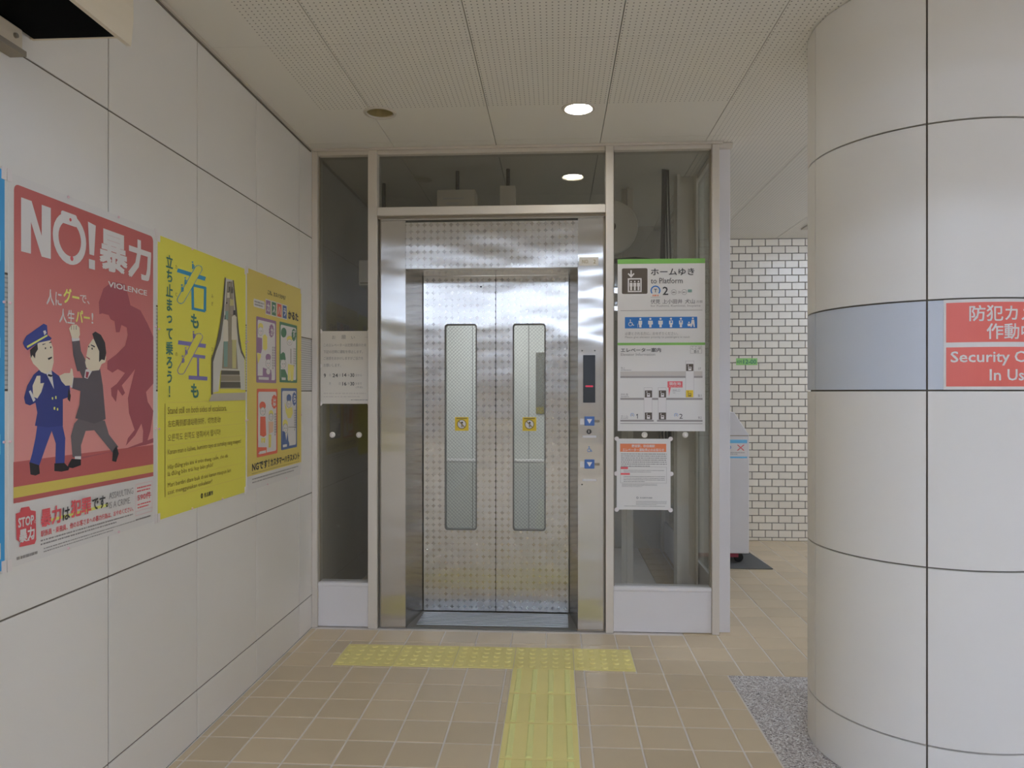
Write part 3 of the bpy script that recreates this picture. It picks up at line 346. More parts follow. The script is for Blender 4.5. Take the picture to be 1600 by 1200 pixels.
ART_CARDS = [('k_hair', [(0.258, 0.247), (0.254, 0.254), (0.241, 0.261), (0.223, 0.265), (0.204, 0.266), (0.186, 0.264), (0.175, 0.259), (0.171, 0.252), (0.175, 0.245), (0.186, 0.238), (0.204, 0.234), (0.223, 0.233), (0.241, 0.235), (0.254, 0.24)]), ('k_line', [(0.257, 0.269), (0.252, 0.278), (0.24, 0.286), (0.223, 0.291), (0.204, 0.292), (0.188, 0.289), (0.175, 0.282), (0.171, 0.274), (0.175, 0.265), (0.188, 0.257), (0.204, 0.252), (0.223, 0.251), (0.24, 0.254), (0.252, 0.261)]), ('white', [(0.252, 0.27), (0.25, 0.277), (0.239, 0.285), (0.222, 0.289), (0.206, 0.29), (0.189, 0.288), (0.179, 0.281), (0.175, 0.274), (0.179, 0.266), (0.189, 0.258), (0.206, 0.253), (0.222, 0.252), (0.239, 0.255), (0.25, 0.261)]), ('k_violet', [(0.152, 0.302), (0.239, 0.303), (0.24, 0.353), (0.218, 0.375), (0.152, 0.373)]), ('k_hair', [(0.252, 0.291), (0.288, 0.281), (0.326, 0.293), (0.326, 0.349), (0.292, 0.359), (0.252, 0.352)]), ('k_hair', [(0.153, 0.375), (0.218, 0.378), (0.218, 0.392), (0.166, 0.426)]), ('k_violet', [(0.39, 0.387), (0.385, 0.395), (0.372, 0.401), (0.353, 0.405), (0.334, 0.406), (0.314, 0.403), (0.302, 0.398), (0.298, 0.39), (0.302, 0.383), (0.314, 0.376), (0.334, 0.373), (0.353, 0.373), (0.372, 0.375), (0.385, 0.38)]), ('k_line', [(0.39, 0.418), (0.386, 0.426), (0.372, 0.434), (0.354, 0.438), (0.332, 0.439), (0.314, 0.435), (0.301, 0.428), (0.297, 0.42), (0.301, 0.411), (0.314, 0.403), (0.332, 0.399), (0.354, 0.398), (0.372, 0.401), (0.386, 0.409)]), ('white', [(0.386, 0.418), (0.382, 0.426), (0.371, 0.433), (0.353, 0.437), (0.334, 0.438), (0.317, 0.434), (0.305, 0.428), (0.301, 0.42), (0.305, 0.411), (0.317, 0.404), (0.334, 0.4), (0.353, 0.399), (0.371, 0.402), (0.382, 0.409)]), ('k_violet', [(0.252, 0.44), (0.308, 0.445), (0.394, 0.448), (0.406, 0.476), (0.4, 0.502), (0.156, 0.505), (0.156, 0.48), (0.248, 0.479)]), ('k_line', [(0.382, 0.456), (0.379, 0.463), (0.368, 0.468), (0.352, 0.472), (0.335, 0.472), (0.319, 0.469), (0.309, 0.464), (0.305, 0.457), (0.309, 0.451), (0.319, 0.445), (0.335, 0.442), (0.352, 0.441), (0.368, 0.444), (0.379, 0.449)]), ('white', [(0.378, 0.456), (0.375, 0.462), (0.366, 0.468), (0.352, 0.471), (0.335, 0.471), (0.321, 0.468), (0.312, 0.463), (0.309, 0.457), (0.312, 0.451), (0.321, 0.446), (0.335, 0.443), (0.352, 0.443), (0.366, 0.445), (0.375, 0.45)]), ('k_violet', [(0.441, 0.257), (0.447, 0.266), (0.436, 0.272), (0.434, 0.281), (0.421, 0.283), (0.412, 0.291), (0.4, 0.288), (0.388, 0.293), (0.379, 0.285), (0.367, 0.285), (0.366, 0.275), (0.354, 0.271), (0.36, 0.262), (0.354, 0.253), (0.366, 0.247), (0.367, 0.237), (0.379, 0.235), (0.388, 0.227), (0.4, 0.23), (0.412, 0.225), (0.421, 0.233), (0.434, 0.233), (0.436, 0.242), (0.447, 0.248)]), ('k_green', [(0.686, 0.252), (0.68, 0.263), (0.665, 0.273), (0.643, 0.278), (0.618, 0.28), (0.596, 0.276), (0.581, 0.269), (0.577, 0.258), (0.581, 0.247), (0.596, 0.237), (0.618, 0.231), (0.643, 0.229), (0.665, 0.233), (0.68, 0.241)]), ('k_hair', [(0.808, 0.277), (0.801, 0.284), (0.785, 0.29), (0.76, 0.294), (0.734, 0.295), (0.71, 0.294), (0.694, 0.289), (0.688, 0.283), (0.694, 0.276), (0.71, 0.271), (0.734, 0.266), (0.76, 0.265), (0.785, 0.267), (0.801, 0.271)]), ('k_line', [(0.8, 0.296), (0.794, 0.303), (0.781, 0.31), (0.759, 0.314), (0.735, 0.315), (0.714, 0.313), (0.701, 0.308), (0.695, 0.301), (0.701, 0.293), (0.714, 0.287), (0.735, 0.283), (0.759, 0.281), (0.781, 0.284), (0.794, 0.289)]), ('white', [(0.796, 0.296), (0.79, 0.303), (0.778, 0.309), (0.759, 0.313), (0.737, 0.314), (0.717, 0.312), (0.705, 0.307), (0.699, 0.301), (0.705, 0.294), (0.717, 0.288), (0.737, 0.284), (0.759, 0.283), (0.778, 0.285), (0.79, 0.289)]), ('k_green', [(0.571, 0.366), (0.619, 0.353), (0.654, 0.36), (0.67, 0.392), (0.571, 0.395)]), ('k_line', [(0.676, 0.413), (0.67, 0.424), (0.654, 0.431), (0.632, 0.436), (0.607, 0.437), (0.585, 0.433), (0.57, 0.425), (0.564, 0.416), (0.57, 0.405), (0.585, 0.397), (0.607, 0.392), (0.632, 0.391), (0.654, 0.395), (0.67, 0.403)]), ('white', [(0.67, 0.413), (0.665, 0.423), (0.651, 0.43), (0.63, 0.435), (0.607, 0.436), (0.588, 0.432), (0.572, 0.425), (0.568, 0.416), (0.572, 0.406), (0.588, 0.398), (0.607, 0.393), (0.63, 0.392), (0.651, 0.396), (0.665, 0.403)]), ('k_green', [(0.574, 0.442), (0.654, 0.44), (0.706, 0.473), (0.706, 0.499), (0.574, 0.498)]), ('k_hair', [(0.714, 0.412), (0.839, 0.415), (0.821, 0.498), (0.766, 0.499), (0.759, 0.441), (0.748, 0.499), (0.714, 0.496)]), ('k_green', [(0.877, 0.253), (0.883, 0.263), (0.872, 0.269), (0.87, 0.279), (0.855, 0.28), (0.848, 0.289), (0.834, 0.286), (0.822, 0.29), (0.814, 0.282), (0.8, 0.282), (0.799, 0.273), (0.788, 0.268), (0.793, 0.258), (0.788, 0.249), (0.799, 0.242), (0.8, 0.232), (0.814, 0.23), (0.822, 0.223), (0.834, 0.225), (0.848, 0.221), (0.855, 0.228), (0.87, 0.228), (0.872, 0.238), (0.883, 0.244)]), ('k_line', [(0.766, 0.331), (0.781, 0.33), (0.781, 0.407), (0.766, 0.407)]), ('k_red', [(0.301, 0.621), (0.295, 0.629), (0.28, 0.636), (0.258, 0.64), (0.233, 0.639), (0.212, 0.635), (0.197, 0.628), (0.192, 0.62), (0.197, 0.611), (0.212, 0.604), (0.233, 0.6), (0.258, 0.601), (0.28, 0.605), (0.295, 0.612)]), ('k_line', [(0.297, 0.647), (0.291, 0.656), (0.279, 0.663), (0.261, 0.666), (0.24, 0.665), (0.221, 0.661), (0.208, 0.654), (0.204, 0.645), (0.208, 0.637), (0.221, 0.63), (0.24, 0.626), (0.261, 0.627), (0.279, 0.631), (0.291, 0.638)]), ('white', [(0.29, 0.647), (0.287, 0.655), (0.274, 0.661), (0.259, 0.664), (0.241, 0.664), (0.225, 0.66), (0.214, 0.653), (0.21, 0.645), (0.214, 0.638), (0.225, 0.631), (0.241, 0.628), (0.259, 0.628), (0.274, 0.632), (0.287, 0.639)]), ('k_red', [(0.207, 0.67), (0.294, 0.672), (0.308, 0.761), (0.265, 0.768), (0.203, 0.757)]), ('k_hair', [(0.221, 0.77), (0.294, 0.773), (0.286, 0.796), (0.265, 0.795), (0.257, 0.779), (0.243, 0.794), (0.226, 0.793)]), ('k_hair', [(0.433, 0.66), (0.429, 0.668), (0.418, 0.673), (0.401, 0.675), (0.385, 0.675), (0.368, 0.672), (0.357, 0.666), (0.354, 0.659), (0.357, 0.651), (0.368, 0.646), (0.385, 0.643), (0.401, 0.643), (0.418, 0.647), (0.429, 0.653)]), ('k_line', [(0.433, 0.676), (0.429, 0.684), (0.418, 0.69), (0.401, 0.694), (0.385, 0.693), (0.368, 0.689), (0.357, 0.682), (0.354, 0.675), (0.357, 0.667), (0.368, 0.661), (0.385, 0.658), (0.401, 0.658), (0.418, 0.662), (0.429, 0.669)]), ('white', [(0.426, 0.676), (0.423, 0.683), (0.414, 0.689), (0.4, 0.692), (0.386, 0.692), (0.372, 0.688), (0.363, 0.682), (0.36, 0.675), (0.363, 0.668), (0.372, 0.663), (0.386, 0.66), (0.4, 0.66), (0.414, 0.664), (0.423, 0.67)]), ('k_pink', [(0.345, 0.697), (0.436, 0.7), (0.428, 0.749), (0.352, 0.759)]), ('k_hair', [(0.348, 0.759), (0.397, 0.761), (0.39, 0.823), (0.348, 0.823)]), ('k_red', [(0.159, 0.81), (0.316, 0.819), (0.316, 0.843), (0.159, 0.837)]), ('k_red', [(0.499, 0.604), (0.506, 0.614), (0.492, 0.62), (0.491, 0.629), (0.476, 0.63), (0.466, 0.639), (0.451, 0.634), (0.437, 0.638), (0.428, 0.63), (0.412, 0.628), (0.411, 0.619), (0.399, 0.612), (0.404, 0.603), (0.399, 0.593), (0.411, 0.587), (0.412, 0.577), (0.428, 0.576), (0.437, 0.568), (0.451, 0.572), (0.466, 0.568), (0.476, 0.576), (0.491, 0.577), (0.492, 0.588), (0.506, 0.594)]), ('k_blue', [(0.782, 0.587), (0.778, 0.596), (0.764, 0.604), (0.745, 0.608), (0.723, 0.608), (0.703, 0.603), (0.69, 0.596), (0.686, 0.586), (0.69, 0.577), (0.703, 0.571), (0.723, 0.567), (0.745, 0.567), (0.764, 0.571), (0.778, 0.578)]), ('k_line', [(0.782, 0.619), (0.778, 0.626), (0.764, 0.633), (0.745, 0.637), (0.723, 0.636), (0.703, 0.632), (0.69, 0.625), (0.686, 0.618), (0.69, 0.609), (0.703, 0.602), (0.723, 0.599), (0.745, 0.599), (0.764, 0.603), (0.778, 0.61)]), ('white', [(0.775, 0.619), (0.771, 0.626), (0.76, 0.632), (0.743, 0.635), (0.724, 0.635), (0.708, 0.631), (0.697, 0.625), (0.692, 0.618), (0.697, 0.61), (0.708, 0.604), (0.724, 0.601), (0.743, 0.601), (0.76, 0.604), (0.771, 0.611)]), ('k_hair', [(0.646, 0.606), (0.695, 0.641), (0.8, 0.634), (0.814, 0.666), (0.774, 0.691), (0.713, 0.69), (0.67, 0.659)]), ('k_hair', [(0.709, 0.719), (0.705, 0.727), (0.69, 0.735), (0.67, 0.738), (0.647, 0.738), (0.628, 0.733), (0.614, 0.725), (0.608, 0.716), (0.614, 0.706), (0.628, 0.699), (0.647, 0.695), (0.67, 0.696), (0.69, 0.701), (0.705, 0.709)]), ('k_line', [(0.713, 0.743), (0.708, 0.754), (0.694, 0.763), (0.673, 0.767), (0.651, 0.766), (0.63, 0.76), (0.617, 0.75), (0.612, 0.739), (0.617, 0.728), (0.63, 0.72), (0.651, 0.716), (0.673, 0.717), (0.694, 0.722), (0.708, 0.731)]), ('white', [(0.706, 0.742), (0.702, 0.753), (0.69, 0.761), (0.672, 0.765), (0.652, 0.764), (0.634, 0.759), (0.622, 0.75), (0.618, 0.739), (0.622, 0.729), (0.634, 0.722), (0.652, 0.718), (0.672, 0.718), (0.69, 0.724), (0.702, 0.732)]), ('k_blue', [(0.604, 0.752), (0.654, 0.758), (0.679, 0.803), (0.709, 0.76), (0.721, 0.805), (0.739, 0.819), (0.739, 0.841), (0.599, 0.84)]), ('k_blue', [(0.883, 0.592), (0.888, 0.602), (0.877, 0.609), (0.876, 0.62), (0.863, 0.621), (0.855, 0.629), (0.843, 0.625), (0.832, 0.629), (0.823, 0.62), (0.81, 0.619), (0.808, 0.608), (0.799, 0.602), (0.804, 0.592), (0.799, 0.582), (0.808, 0.575), (0.81, 0.565), (0.823, 0.564), (0.832, 0.555), (0.843, 0.56), (0.855, 0.555), (0.863, 0.564), (0.876, 0.565), (0.877, 0.576), (0.888, 0.582)]), ('k_line', [(0.721, 0.735), (0.872, 0.74), (0.872, 0.743), (0.721, 0.738)]), ('hair', [(0.196, 0.27), (0.204, 0.27), (0.204, 0.273), (0.196, 0.274)]), ('hair', [(0.223, 0.268), (0.232, 0.268), (0.232, 0.272), (0.223, 0.272)]), ('k_red', [(0.206, 0.279), (0.222, 0.278), (0.218, 0.281), (0.21, 0.281)]), ('hair', [(0.324, 0.417), (0.332, 0.416), (0.332, 0.42), (0.324, 0.421)]), ('hair', [(0.354, 0.416), (0.363, 0.415), (0.363, 0.419), (0.354, 0.42)]), ('k_red', [(0.335, 0.426), (0.352, 0.426), (0.348, 0.428), (0.339, 0.429)]), ('hair', [(0.726, 0.297), (0.735, 0.297), (0.735, 0.3), (0.726, 0.3)]), ('hair', [(0.759, 0.295), (0.768, 0.295), (0.768, 0.298), (0.759, 0.299)]), ('k_red', [(0.738, 0.305), (0.757, 0.304), (0.752, 0.306), (0.742, 0.307)]), ('hair', [(0.596, 0.412), (0.606, 0.411), (0.606, 0.416), (0.596, 0.416)]), ('hair', [(0.632, 0.411), (0.643, 0.41), (0.643, 0.415), (0.632, 0.415)]), ('k_red', [(0.608, 0.424), (0.629, 0.423), (0.623, 0.425), (0.614, 0.425)]), ('hair', [(0.232, 0.643), (0.24, 0.643), (0.24, 0.647), (0.232, 0.647)]), ('hair', [(0.259, 0.644), (0.268, 0.644), (0.268, 0.647), (0.259, 0.647)]), ('k_red', [(0.241, 0.653), (0.258, 0.654), (0.254, 0.656), (0.246, 0.656)]), ('hair', [(0.378, 0.673), (0.385, 0.674), (0.385, 0.676), (0.378, 0.676)]), ('hair', [(0.401, 0.674), (0.408, 0.674), (0.408, 0.677), (0.401, 0.676)]), ('k_red', [(0.386, 0.682), (0.4, 0.682), (0.396, 0.684), (0.39, 0.684)]), ('hair', [(0.714, 0.615), (0.723, 0.615), (0.723, 0.619), (0.714, 0.619)]), ('hair', [(0.743, 0.616), (0.753, 0.616), (0.753, 0.619), (0.743, 0.619)]), ('k_red', [(0.726, 0.625), (0.742, 0.625), (0.738, 0.627), (0.73, 0.627)]), ('hair', [(0.643, 0.736), (0.651, 0.737), (0.651, 0.742), (0.643, 0.741)]), ('hair', [(0.673, 0.738), (0.681, 0.738), (0.681, 0.743), (0.673, 0.742)]), ('k_red', [(0.654, 0.75), (0.67, 0.751), (0.666, 0.754), (0.658, 0.753)])]

# ================================================================== SETTING
# ---- left wall: enamelled panels on a dark backing
ROWS = [0.0, .187, .777, 1.364, 1.663, 2.247, H]
wl = tag(empty('wall_left', (XL, 2, 0)), kind='structure')
box('backing', 'joint', wl, XL - .12, XL - .0035, -14, YF + .1, 0, 3.6)
ys = [4.0 - .58 * k for k in range(8)]; ys = [YF + .04] + ys + [-.5]
G = .0028
for a, b in zip(ys[1:], ys[:-1]):
    for z0, z1 in zip(ROWS[:-1], ROWS[1:]):
        band = abs(z0 - 1.364) < .01
        box('wall_panel', 'ribbed_band' if band else 'panel_cream', wl, XL - .012, XL - (.0015 if band else 0), a + G, b - G, z0 + (G if z0 else 0), z1 - G, bevel=.0012)
box('hall_panel', 'hall_white', wl, XL - .012, XL, -14, -.504, 0, 3.5)
struct('trim_1', MB().box(XL, XL + .014, -.5, YF - .032, H - .013, H - .001), 'alu')
struct('trim_shadow_strip', MB().box(XL, XL + .004, -.5, YF - .032, H - .021, H - .0135), 'joint')  # dark strip stands in for the shadow gap below the trim
# ---- ceiling of perforated panels
ce = tag(empty('ceiling', (0, 0, H)), kind='structure')
box('backing', 'dark', ce, XL, 4.6, -.5, 7.0, H + .16, H + .2)
cxs = [XL] + [-.92 + .585 * k for k in range(10)] + [4.6]; cys = [-.5, .6, 1.77, 2.94, 4.11, 5.28, 6.45, 7.0]
panels = {}
for i in range(len(cxs) - 1):
    for j in range(len(cys) - 1):
        panels[i, j] = box('ceiling_panel', 'ceiling_perf', ce, cxs[i] + .0018, cxs[i + 1] - .0018, cys[j] + .0012, cys[j + 1] - .0012, H, H + .012)
for key, c in (((0, 3), (-.877, 3.671)), ((1, 3), (-.877, 3.671)), ((2, 3), (.113, 3.67))):
    cu = MB().lathe([(.066, -.05), (.066, .05)], (c[0], c[1], H), n=32).build('cutter', 'dark'); boolean_cut(panels[key], cu)
struct('ceiling_lintel', MB().box(XL, 6, -.56, -.5, H, 3.52), 'hall_white')
# ---- hall behind the viewer
struct('floor_hall', MB().box(XL, 6, -14, -.5, -.06, -.001), 'hall_floor')
struct('ceiling_hall', MB().box(XL, 6, -14, -.5, 3.5, 3.56), 'hall_white')
struct('wall_rear', MB().box(XL, 6, -14.1, -14, 0, 3.5), 'hall_end')
struct('wall_right', MB().box(4.6, 4.7, -.5, 7.0, 0, H).box(6, 6.1, -14, -.5, 0, 3.5).box(4.6, 6, -.52, -.42, 0, H), 'panel_cream')
# ---- floor
fl = tag(empty('floor', (0, 3, 0)), kind='structure')
box('mortar_bed', 'grout', fl, XL, 4.6, -.5, 7.0, -.08, -.0025)
P = .1905; X0 = .330; Y0 = 3.616; J = .0034
DOT = (-1.11, .392, 3.64, 3.94); GUIDE = (-.21, .09, -.5, 3.64)
def sub(r, h):
    x0, x1, y0, y1 = r; a, b, c, d = h
    if a >= x1 or b <= x0 or c >= y1 or d <= y0: return [r]
    out = []
    if a > x0: out.append((x0, a, y0, y1))
    if b < x1: out.append((b, x1, y0, y1))
    m0, m1 = max(x0, a), min(x1, b)
    if c > y0: out.append((m0, m1, y0, c))
    if d < y1: out.append((m0, m1, d, y1))
    return out
def tile_mb(mb, w, d, x=0, y=0, z=0):
    t = .0022; a, b = w / 2, d / 2
    return mb.add([(x - a, y - b, z - .008), (x + a, y - b, z - .008), (x + a, y + b, z - .008), (x - a, y + b, z - .008),
                   (x - a, y - b, z - t), (x + a, y - b, z - t), (x + a, y + b, z - t), (x - a, y + b, z - t),
                   (x - a + t, y - b + t, z), (x + a - t, y - b + t, z), (x + a - t, y + b - t, z), (x - a + t, y + b - t, z)],
                  [(0, 1, 5, 4), (1, 2, 6, 5), (2, 3, 7, 6), (3, 0, 4, 7), (4, 5, 9, 8), (5, 6, 10, 9), (6, 7, 11, 10), (7, 4, 8, 11), (8, 9, 10, 11)])
tile_mesh = {}
rest = MB(); ntile = 0
def lay(r):
    global ntile
    x0, x1, y0, y1 = r; w, d = x1 - x0 - 2 * J, y1 - y0 - 2 * J
    if w < .006 or d < .006: return
    cx, cy = (x0 + x1) / 2, (y0 + y1) / 2
    dd = cy * math.cos(YAW) - cx * math.sin(YAW); ll = cx * math.cos(YAW) + cy * math.sin(YAW)
    seen = dd > 2.6 and ll / dd < .44 and not (cy > 4.25 and cx < .95) and ntile < 300
    dz = random.uniform(-.0006, .0004)
    if not seen: tile_mb(rest, w, d, cx, cy, dz); return
    ntile += 1
    k = (round(w, 3), round(d, 3))
    if k not in tile_mesh: tile_mesh[k] = tile_mb(MB(), w, d).mesh('floor_tile', 'tile')
    inst('floor_tile', tile_mesh[k], fl, (cx, cy, dz))
cells = []
for j in range(-23, 19):
    y0, y1 = Y0 + P * j, Y0 + P * (j + 1); y0c, y1c = max(y0, -.5), min(y1, 6.93)
    if y1c - y0c < .01: continue
    xs = [XL + .002, XL + .036] + [X0 + P * i for i in range(-8, 24) if X0 + P * i > XL + .07]
    for x0, x1 in zip(xs[:-1], xs[1:]):
        r = (x0, min(x1, 4.6), y0c, y1c)
        if x0 > 4.59: continue
        if j < 0:
            if x0 >= .825: continue
            r = (r[0], min(r[1], .825), r[2], r[3])
        if j >= 3 and x1 < .9: continue
        parts = [r]
        for h in (DOT, GUIDE):
            parts = [q for p_ in parts for q in sub(p_, h)]
        cells += parts
cells.sort(key=lambda r: abs((r[2] + r[3]) / 2 - 3.0))
for r in cells: lay(r)
tag(rest.build('floor_tile_field', 'tile', fl), kind='stuff')
box('granite_slab', 'granite', fl, .829, 4.6, -.5, 3.612, -.03, 0)
# tactile paving
mb = MB().box(-.1485, .1485, -.1485, .1485, -.006, .0015)
for i in range(5):
    for j in range(5): mb.lathe([(.0165, 0), (.0155, .003), (.011, .0052)], (-.118 + .059 * i, -.118 + .059 * j, .0015), n=10)
dotm = mb.mesh('tactile_dot_tile', 'tactile')
for i in range(5): inst('tactile_dot_tile', dotm, fl, (-1.11 + .3005 * (i + .5), 3.79, 0))
gm = MB().box(-.1485, .1485, -.1485, .1485, -.006, .0015).mesh('tactile_guide_tile', 'tactile')
x, l, hh = .0125, .139, .0062
bm_ = MB().add([(-x, -l, .0015), (x, -l, .0015), (x, l, .0015), (-x, l, .0015), (-x + .004, -l + .006, hh), (x - .004, -l + .006, hh), (x - .004, l - .006, hh), (-x + .004, l - .006, hh)],
               [(4, 5, 6, 7), (0, 1, 5, 4), (1, 2, 6, 5), (2, 3, 7, 6), (3, 0, 4, 7)]).mesh('guide_bar', 'tactile_bar')
for j in range(13):
    t = inst('tactile_guide_tile', gm, fl, (-.06, 3.49 - .3 * j, 0))
    for k in range(4): inst('guide_bar', bm_, t, (-.06 + (-.115, -.039, .038, .115)[k], 3.49 - .3 * j, 0))
# ---- brick-tiled wall at the end of the passage
YB = 6.9
wb = tag(empty('wall_back', (2, YB, 0)), kind='structure')
box('mortar_bed', 'mortar', wb, .9, 4.6, YB + .004, YB + .15, 0, H)
BW, BH = .119, .0664
bmesh_full = {}
far = MB(); nb = 0
top = H - .004
rows = int(top / BH) + 1
for r in range(rows):
    z1 = top - BH * r; z0 = max(z1 - BH, 0)
    n = 0
    xx = .95 + (BW / 2 if r % 2 else 0) + .012
    while xx < 4.5:
        w_, h_ = BW - .008, z1 - z0 - .0075
        vis = 1.50 < xx < 2.42
        if h_ > .01:
            if vis and nb < 300:
                k = round(h_, 3)
                if k not in bmesh_full:
                    bmesh_full[k] = MB().box(-w_ / 2, w_ / 2, 0, .014, -h_ / 2, h_ / 2).mesh('brick', 'brick', bevel=.0016)
                inst('brick', bmesh_full[k], wb, (xx + w_ / 2, YB - .006 + random.uniform(-.0006, .0006), (z0 + z1) / 2)); nb += 1
            else: far.box(xx, xx + w_, YB - .006, YB + .008, (z0 + z1) / 2 - h_ / 2, (z0 + z1) / 2 + h_ / 2)
        xx += BW
tag(far.build('brick_field', 'brick', wb), kind='stuff')
# ---- glazed front beside and above the lift
wf = tag(empty('wall_front', (-.26, YF, 0)), kind='structure')
def post(x0, x1, z0=0, z1=H - .004, y0=YF - .012, y1=YF + .085, m='alu', name='frame_post'): return box(name, m, wf, x0, x1, y0, y1, z0, z1, bevel=.002)
post(XL + .001, -1.372); post(-1.074, -1.021, y0=YF - .02); post(.282, .326, y0=YF - .02); post(.874, .915)
post(.918, .984, y0=YF + .035, y1=YF + .12, m='white_paint')
box('corner_bracket', 'alu', wf, .917, .99, YF - .0, YF + .13, H - .03, H - .004)
for x0, x1 in ((-1.371, -1.075), (-1.02, .281), (.327, .873)): box('head_rail', 'alu', wf, x0, x1, YF - .008, YF + .08, 2.722, H - .005, bevel=.002)
box('head_trim', 'alu', wf, XL + .013, .93, YF - .03, YF - .013, H - .014, H - .002)
box('transom_bar', 'alu', wf, -1.02, .281, YF - .03, YF + .08, 2.366, 2.414, bevel=.003)
box('drip_edge', 'alu_dark', wf, -1.02, .281, YF - .012, YF + .05, 2.353, 2.3655)
for x0, x1 in ((-1.371, -1.075), (.327, .873)):
    box('sill_rail', 'white_paint', wf, x0, x1, YF - .004, YF + .08, .238, .258, bevel=.002)
    box('kick_panel', 'white_paint', wf, x0, x1, YF + .004, YF + .06, .004, .2365, bevel=.0015)
    box('glass_pane', 'glass_dark', wf, x0, x1, YF + .03, YF + .036, .2585, 2.7215)
    for gx in (x0, x1): box('glazing_bead', 'alu_dark', wf, gx - (.0 if gx == x0 else .006), gx + (.006 if gx == x0 else 0), YF + .016, YF + .03, .2585, 2.7215)
box('glass_pane', 'glass_dark', wf, -1.02, .281, YF + .03, YF + .036, 2.4145, 2.7215)
# glazed side of the lift shaft, with its posts
box('glass_pane', 'glass_clear', wf, .93, .936, YF + .13, 6.36, .26, 2.722)
box('kick_panel', 'white_paint', wf, .922, .944, YF + .13, 6.36, .004, .258)
box('head_rail', 'alu', wf, .91, .96, YF + .13, 6.36, 2.724, H - .004)
post(.90, .965, y0=5.3, y1=5.36); post(.90, .965, y0=6.36, y1=6.44)
# ---- shaft behind the glass
struct('wall_shaft', MB().box(XL, .95, 6.5, 6.6, 0, 3.4).box(XL - .1, XL, YF + .1, 6.5, H, 3.4).box(XL, .95, YF + .1, 6.5, 3.4, 3.5), 'shaft_grey')
struct('floor_shaft', MB().box(XL, .95, YF + .09, 6.5, -.1, -.003), 'shaft_grey')
box('shaft_panel', 'shaft_grey', wl, XL - .012, XL, YF + .1, 6.5, 0, H)

# ================================================================== COLUMN
CX, CY, CR = 1.434, 2.926, .44
cl = thing('round_column', (CX, CY, 0), 'thick round column clad in curved cream panels at the right', 'column')
MB().lathe([(CR - .012, 0), (CR - .012, H - .002)], (CX, CY, 0), n=72).build('core', 'joint', cl)
g = .003
for i in range(6):
    t0 = math.radians(-117.8 + 60 * i); t1 = t0 + math.radians(60)
    for z0, z1 in zip(ROWS[:-1], ROWS[1:]):
        a, b = t0 + g / CR, t1 - g / CR; N = 20; vs = []; fs = []
        za, zb = z0 + (g if z0 else .002), z1 - g
        for k in range(N + 1):
            t = a + (b - a) * k / N
            for r in (CR, CR - .013):
                for z in (za, zb): vs.append((CX + r * math.cos(t), CY + r * math.sin(t), z))
        for k in range(N):
            o = 4 * k; fs += [(o, o + 4, o + 5, o + 1), (o + 2, o + 3, o + 7, o + 6), (o + 1, o + 5, o + 7, o + 3), (o, o + 2, o + 6, o + 4)]
        fs += [(0, 1, 3, 2), (4 * N, 4 * N + 2, 4 * N + 3, 4 * N + 1)]
        band = abs(z0 - 1.364) < .01
        MB().add(vs, fs).build('curved_panel', 'column_band' if band else 'column_cream', cl, smooth=True)
# security camera sign wrapped on the column's band
A0 = math.radians(-111.6)
sg = thing('security_sign', (CX + CR * math.cos(A0 + .5), CY + CR * math.sin(A0 + .5), 1.364), 'red and white security camera sign wrapped around the round column', 'sign')
class Wrap(Sheet):
    def pt(s, u, v, k):
        t = A0 + u * s.W / CR; r = CR + .0015 + s.eps * k
        return Vector((CX + r * math.cos(t), CY + r * math.sin(t), 1.6605 - v * s.H))
    def strip(s, u0, v0, u1, v1, colr, k=1):
        n = max(2, int((u1 - u0) * 20))
        for i in range(n): s.rect(u0 + (u1 - u0) * i / n, v0, u0 + (u1 - u0) * (i + 1) / n, v1, colr, k)
WS = Wrap(sg, (0, 0, 0), (1, 0, 0), (0, 0, 0), .40, .294, .0006)
WS.strip(0, 0, 1, 1, 'white', 0); WS.strip(.018, .035, .982, .475, 'signred', 1); WS.strip(.018, .53, .982, .965, 'signred', 1)
WS.text('防犯カメラ', .182, .07, .818, .245, 'white', 2, .012); WS.text('作動中', .308, .27, .692, .445, 'white', 2, .012)
WS.text('Security Camera', .05, .575, .95, .735, 'white', 2, .012); WS.text('In Use', .33, .775, .67, .90, 'white', 2, .012)
WS.flush()

# ================================================================== LIFT
el = thing('elevator', (-.365, YF, 0), 'stainless steel elevator entrance with two closed patterned door panels', 'elevator')
D = YF + .32      # door face
XC = -.3665
for s in (-1, 1):
    xo, xi, xd = XC + s * .6355, XC + s * .4935, XC + s * .4465
    pts = [(xo, YF, 0), (xi, YF, 0), (xd, D + .03, 0), (xd + s * .02, D + .03, 0), (xo, YF + .1, 0)]
    MB().prism([(p[0], p[1], .004) for p in pts], (0, 0, 2.338)).build('door_jamb', 'steel_jamb', el)
    box('jamb_edge', 'alu_dark', el, *(sorted((xo + s * .0005, xo + s * .010))), YF + .01, YF + .08, .004, 2.352)
box('head_cap', 'steel', el, XC - .6355, XC + .6355, YF - .006, YF + .1, 2.3425, 2.3525)
hp = box('header_panel', 'steel_pattern', el, XC - .4925, XC + .4925, YF + .002, YF + .06, 2.066, 2.331)
box('header_soffit', 'steel', el, XC - .49, XC + .49, YF + .06, D + .04, 2.072, 2.10)
box('sill', 'gasket', el, XC - .49, XC + .49, YF + .004, D + .12, .0, .006)
for k in range(9): box('sill_groove', 'steel_dark', el, XC - .44, XC + .44, YF + .05 + .029 * k, YF + .065 + .029 * k, .006, .0085)
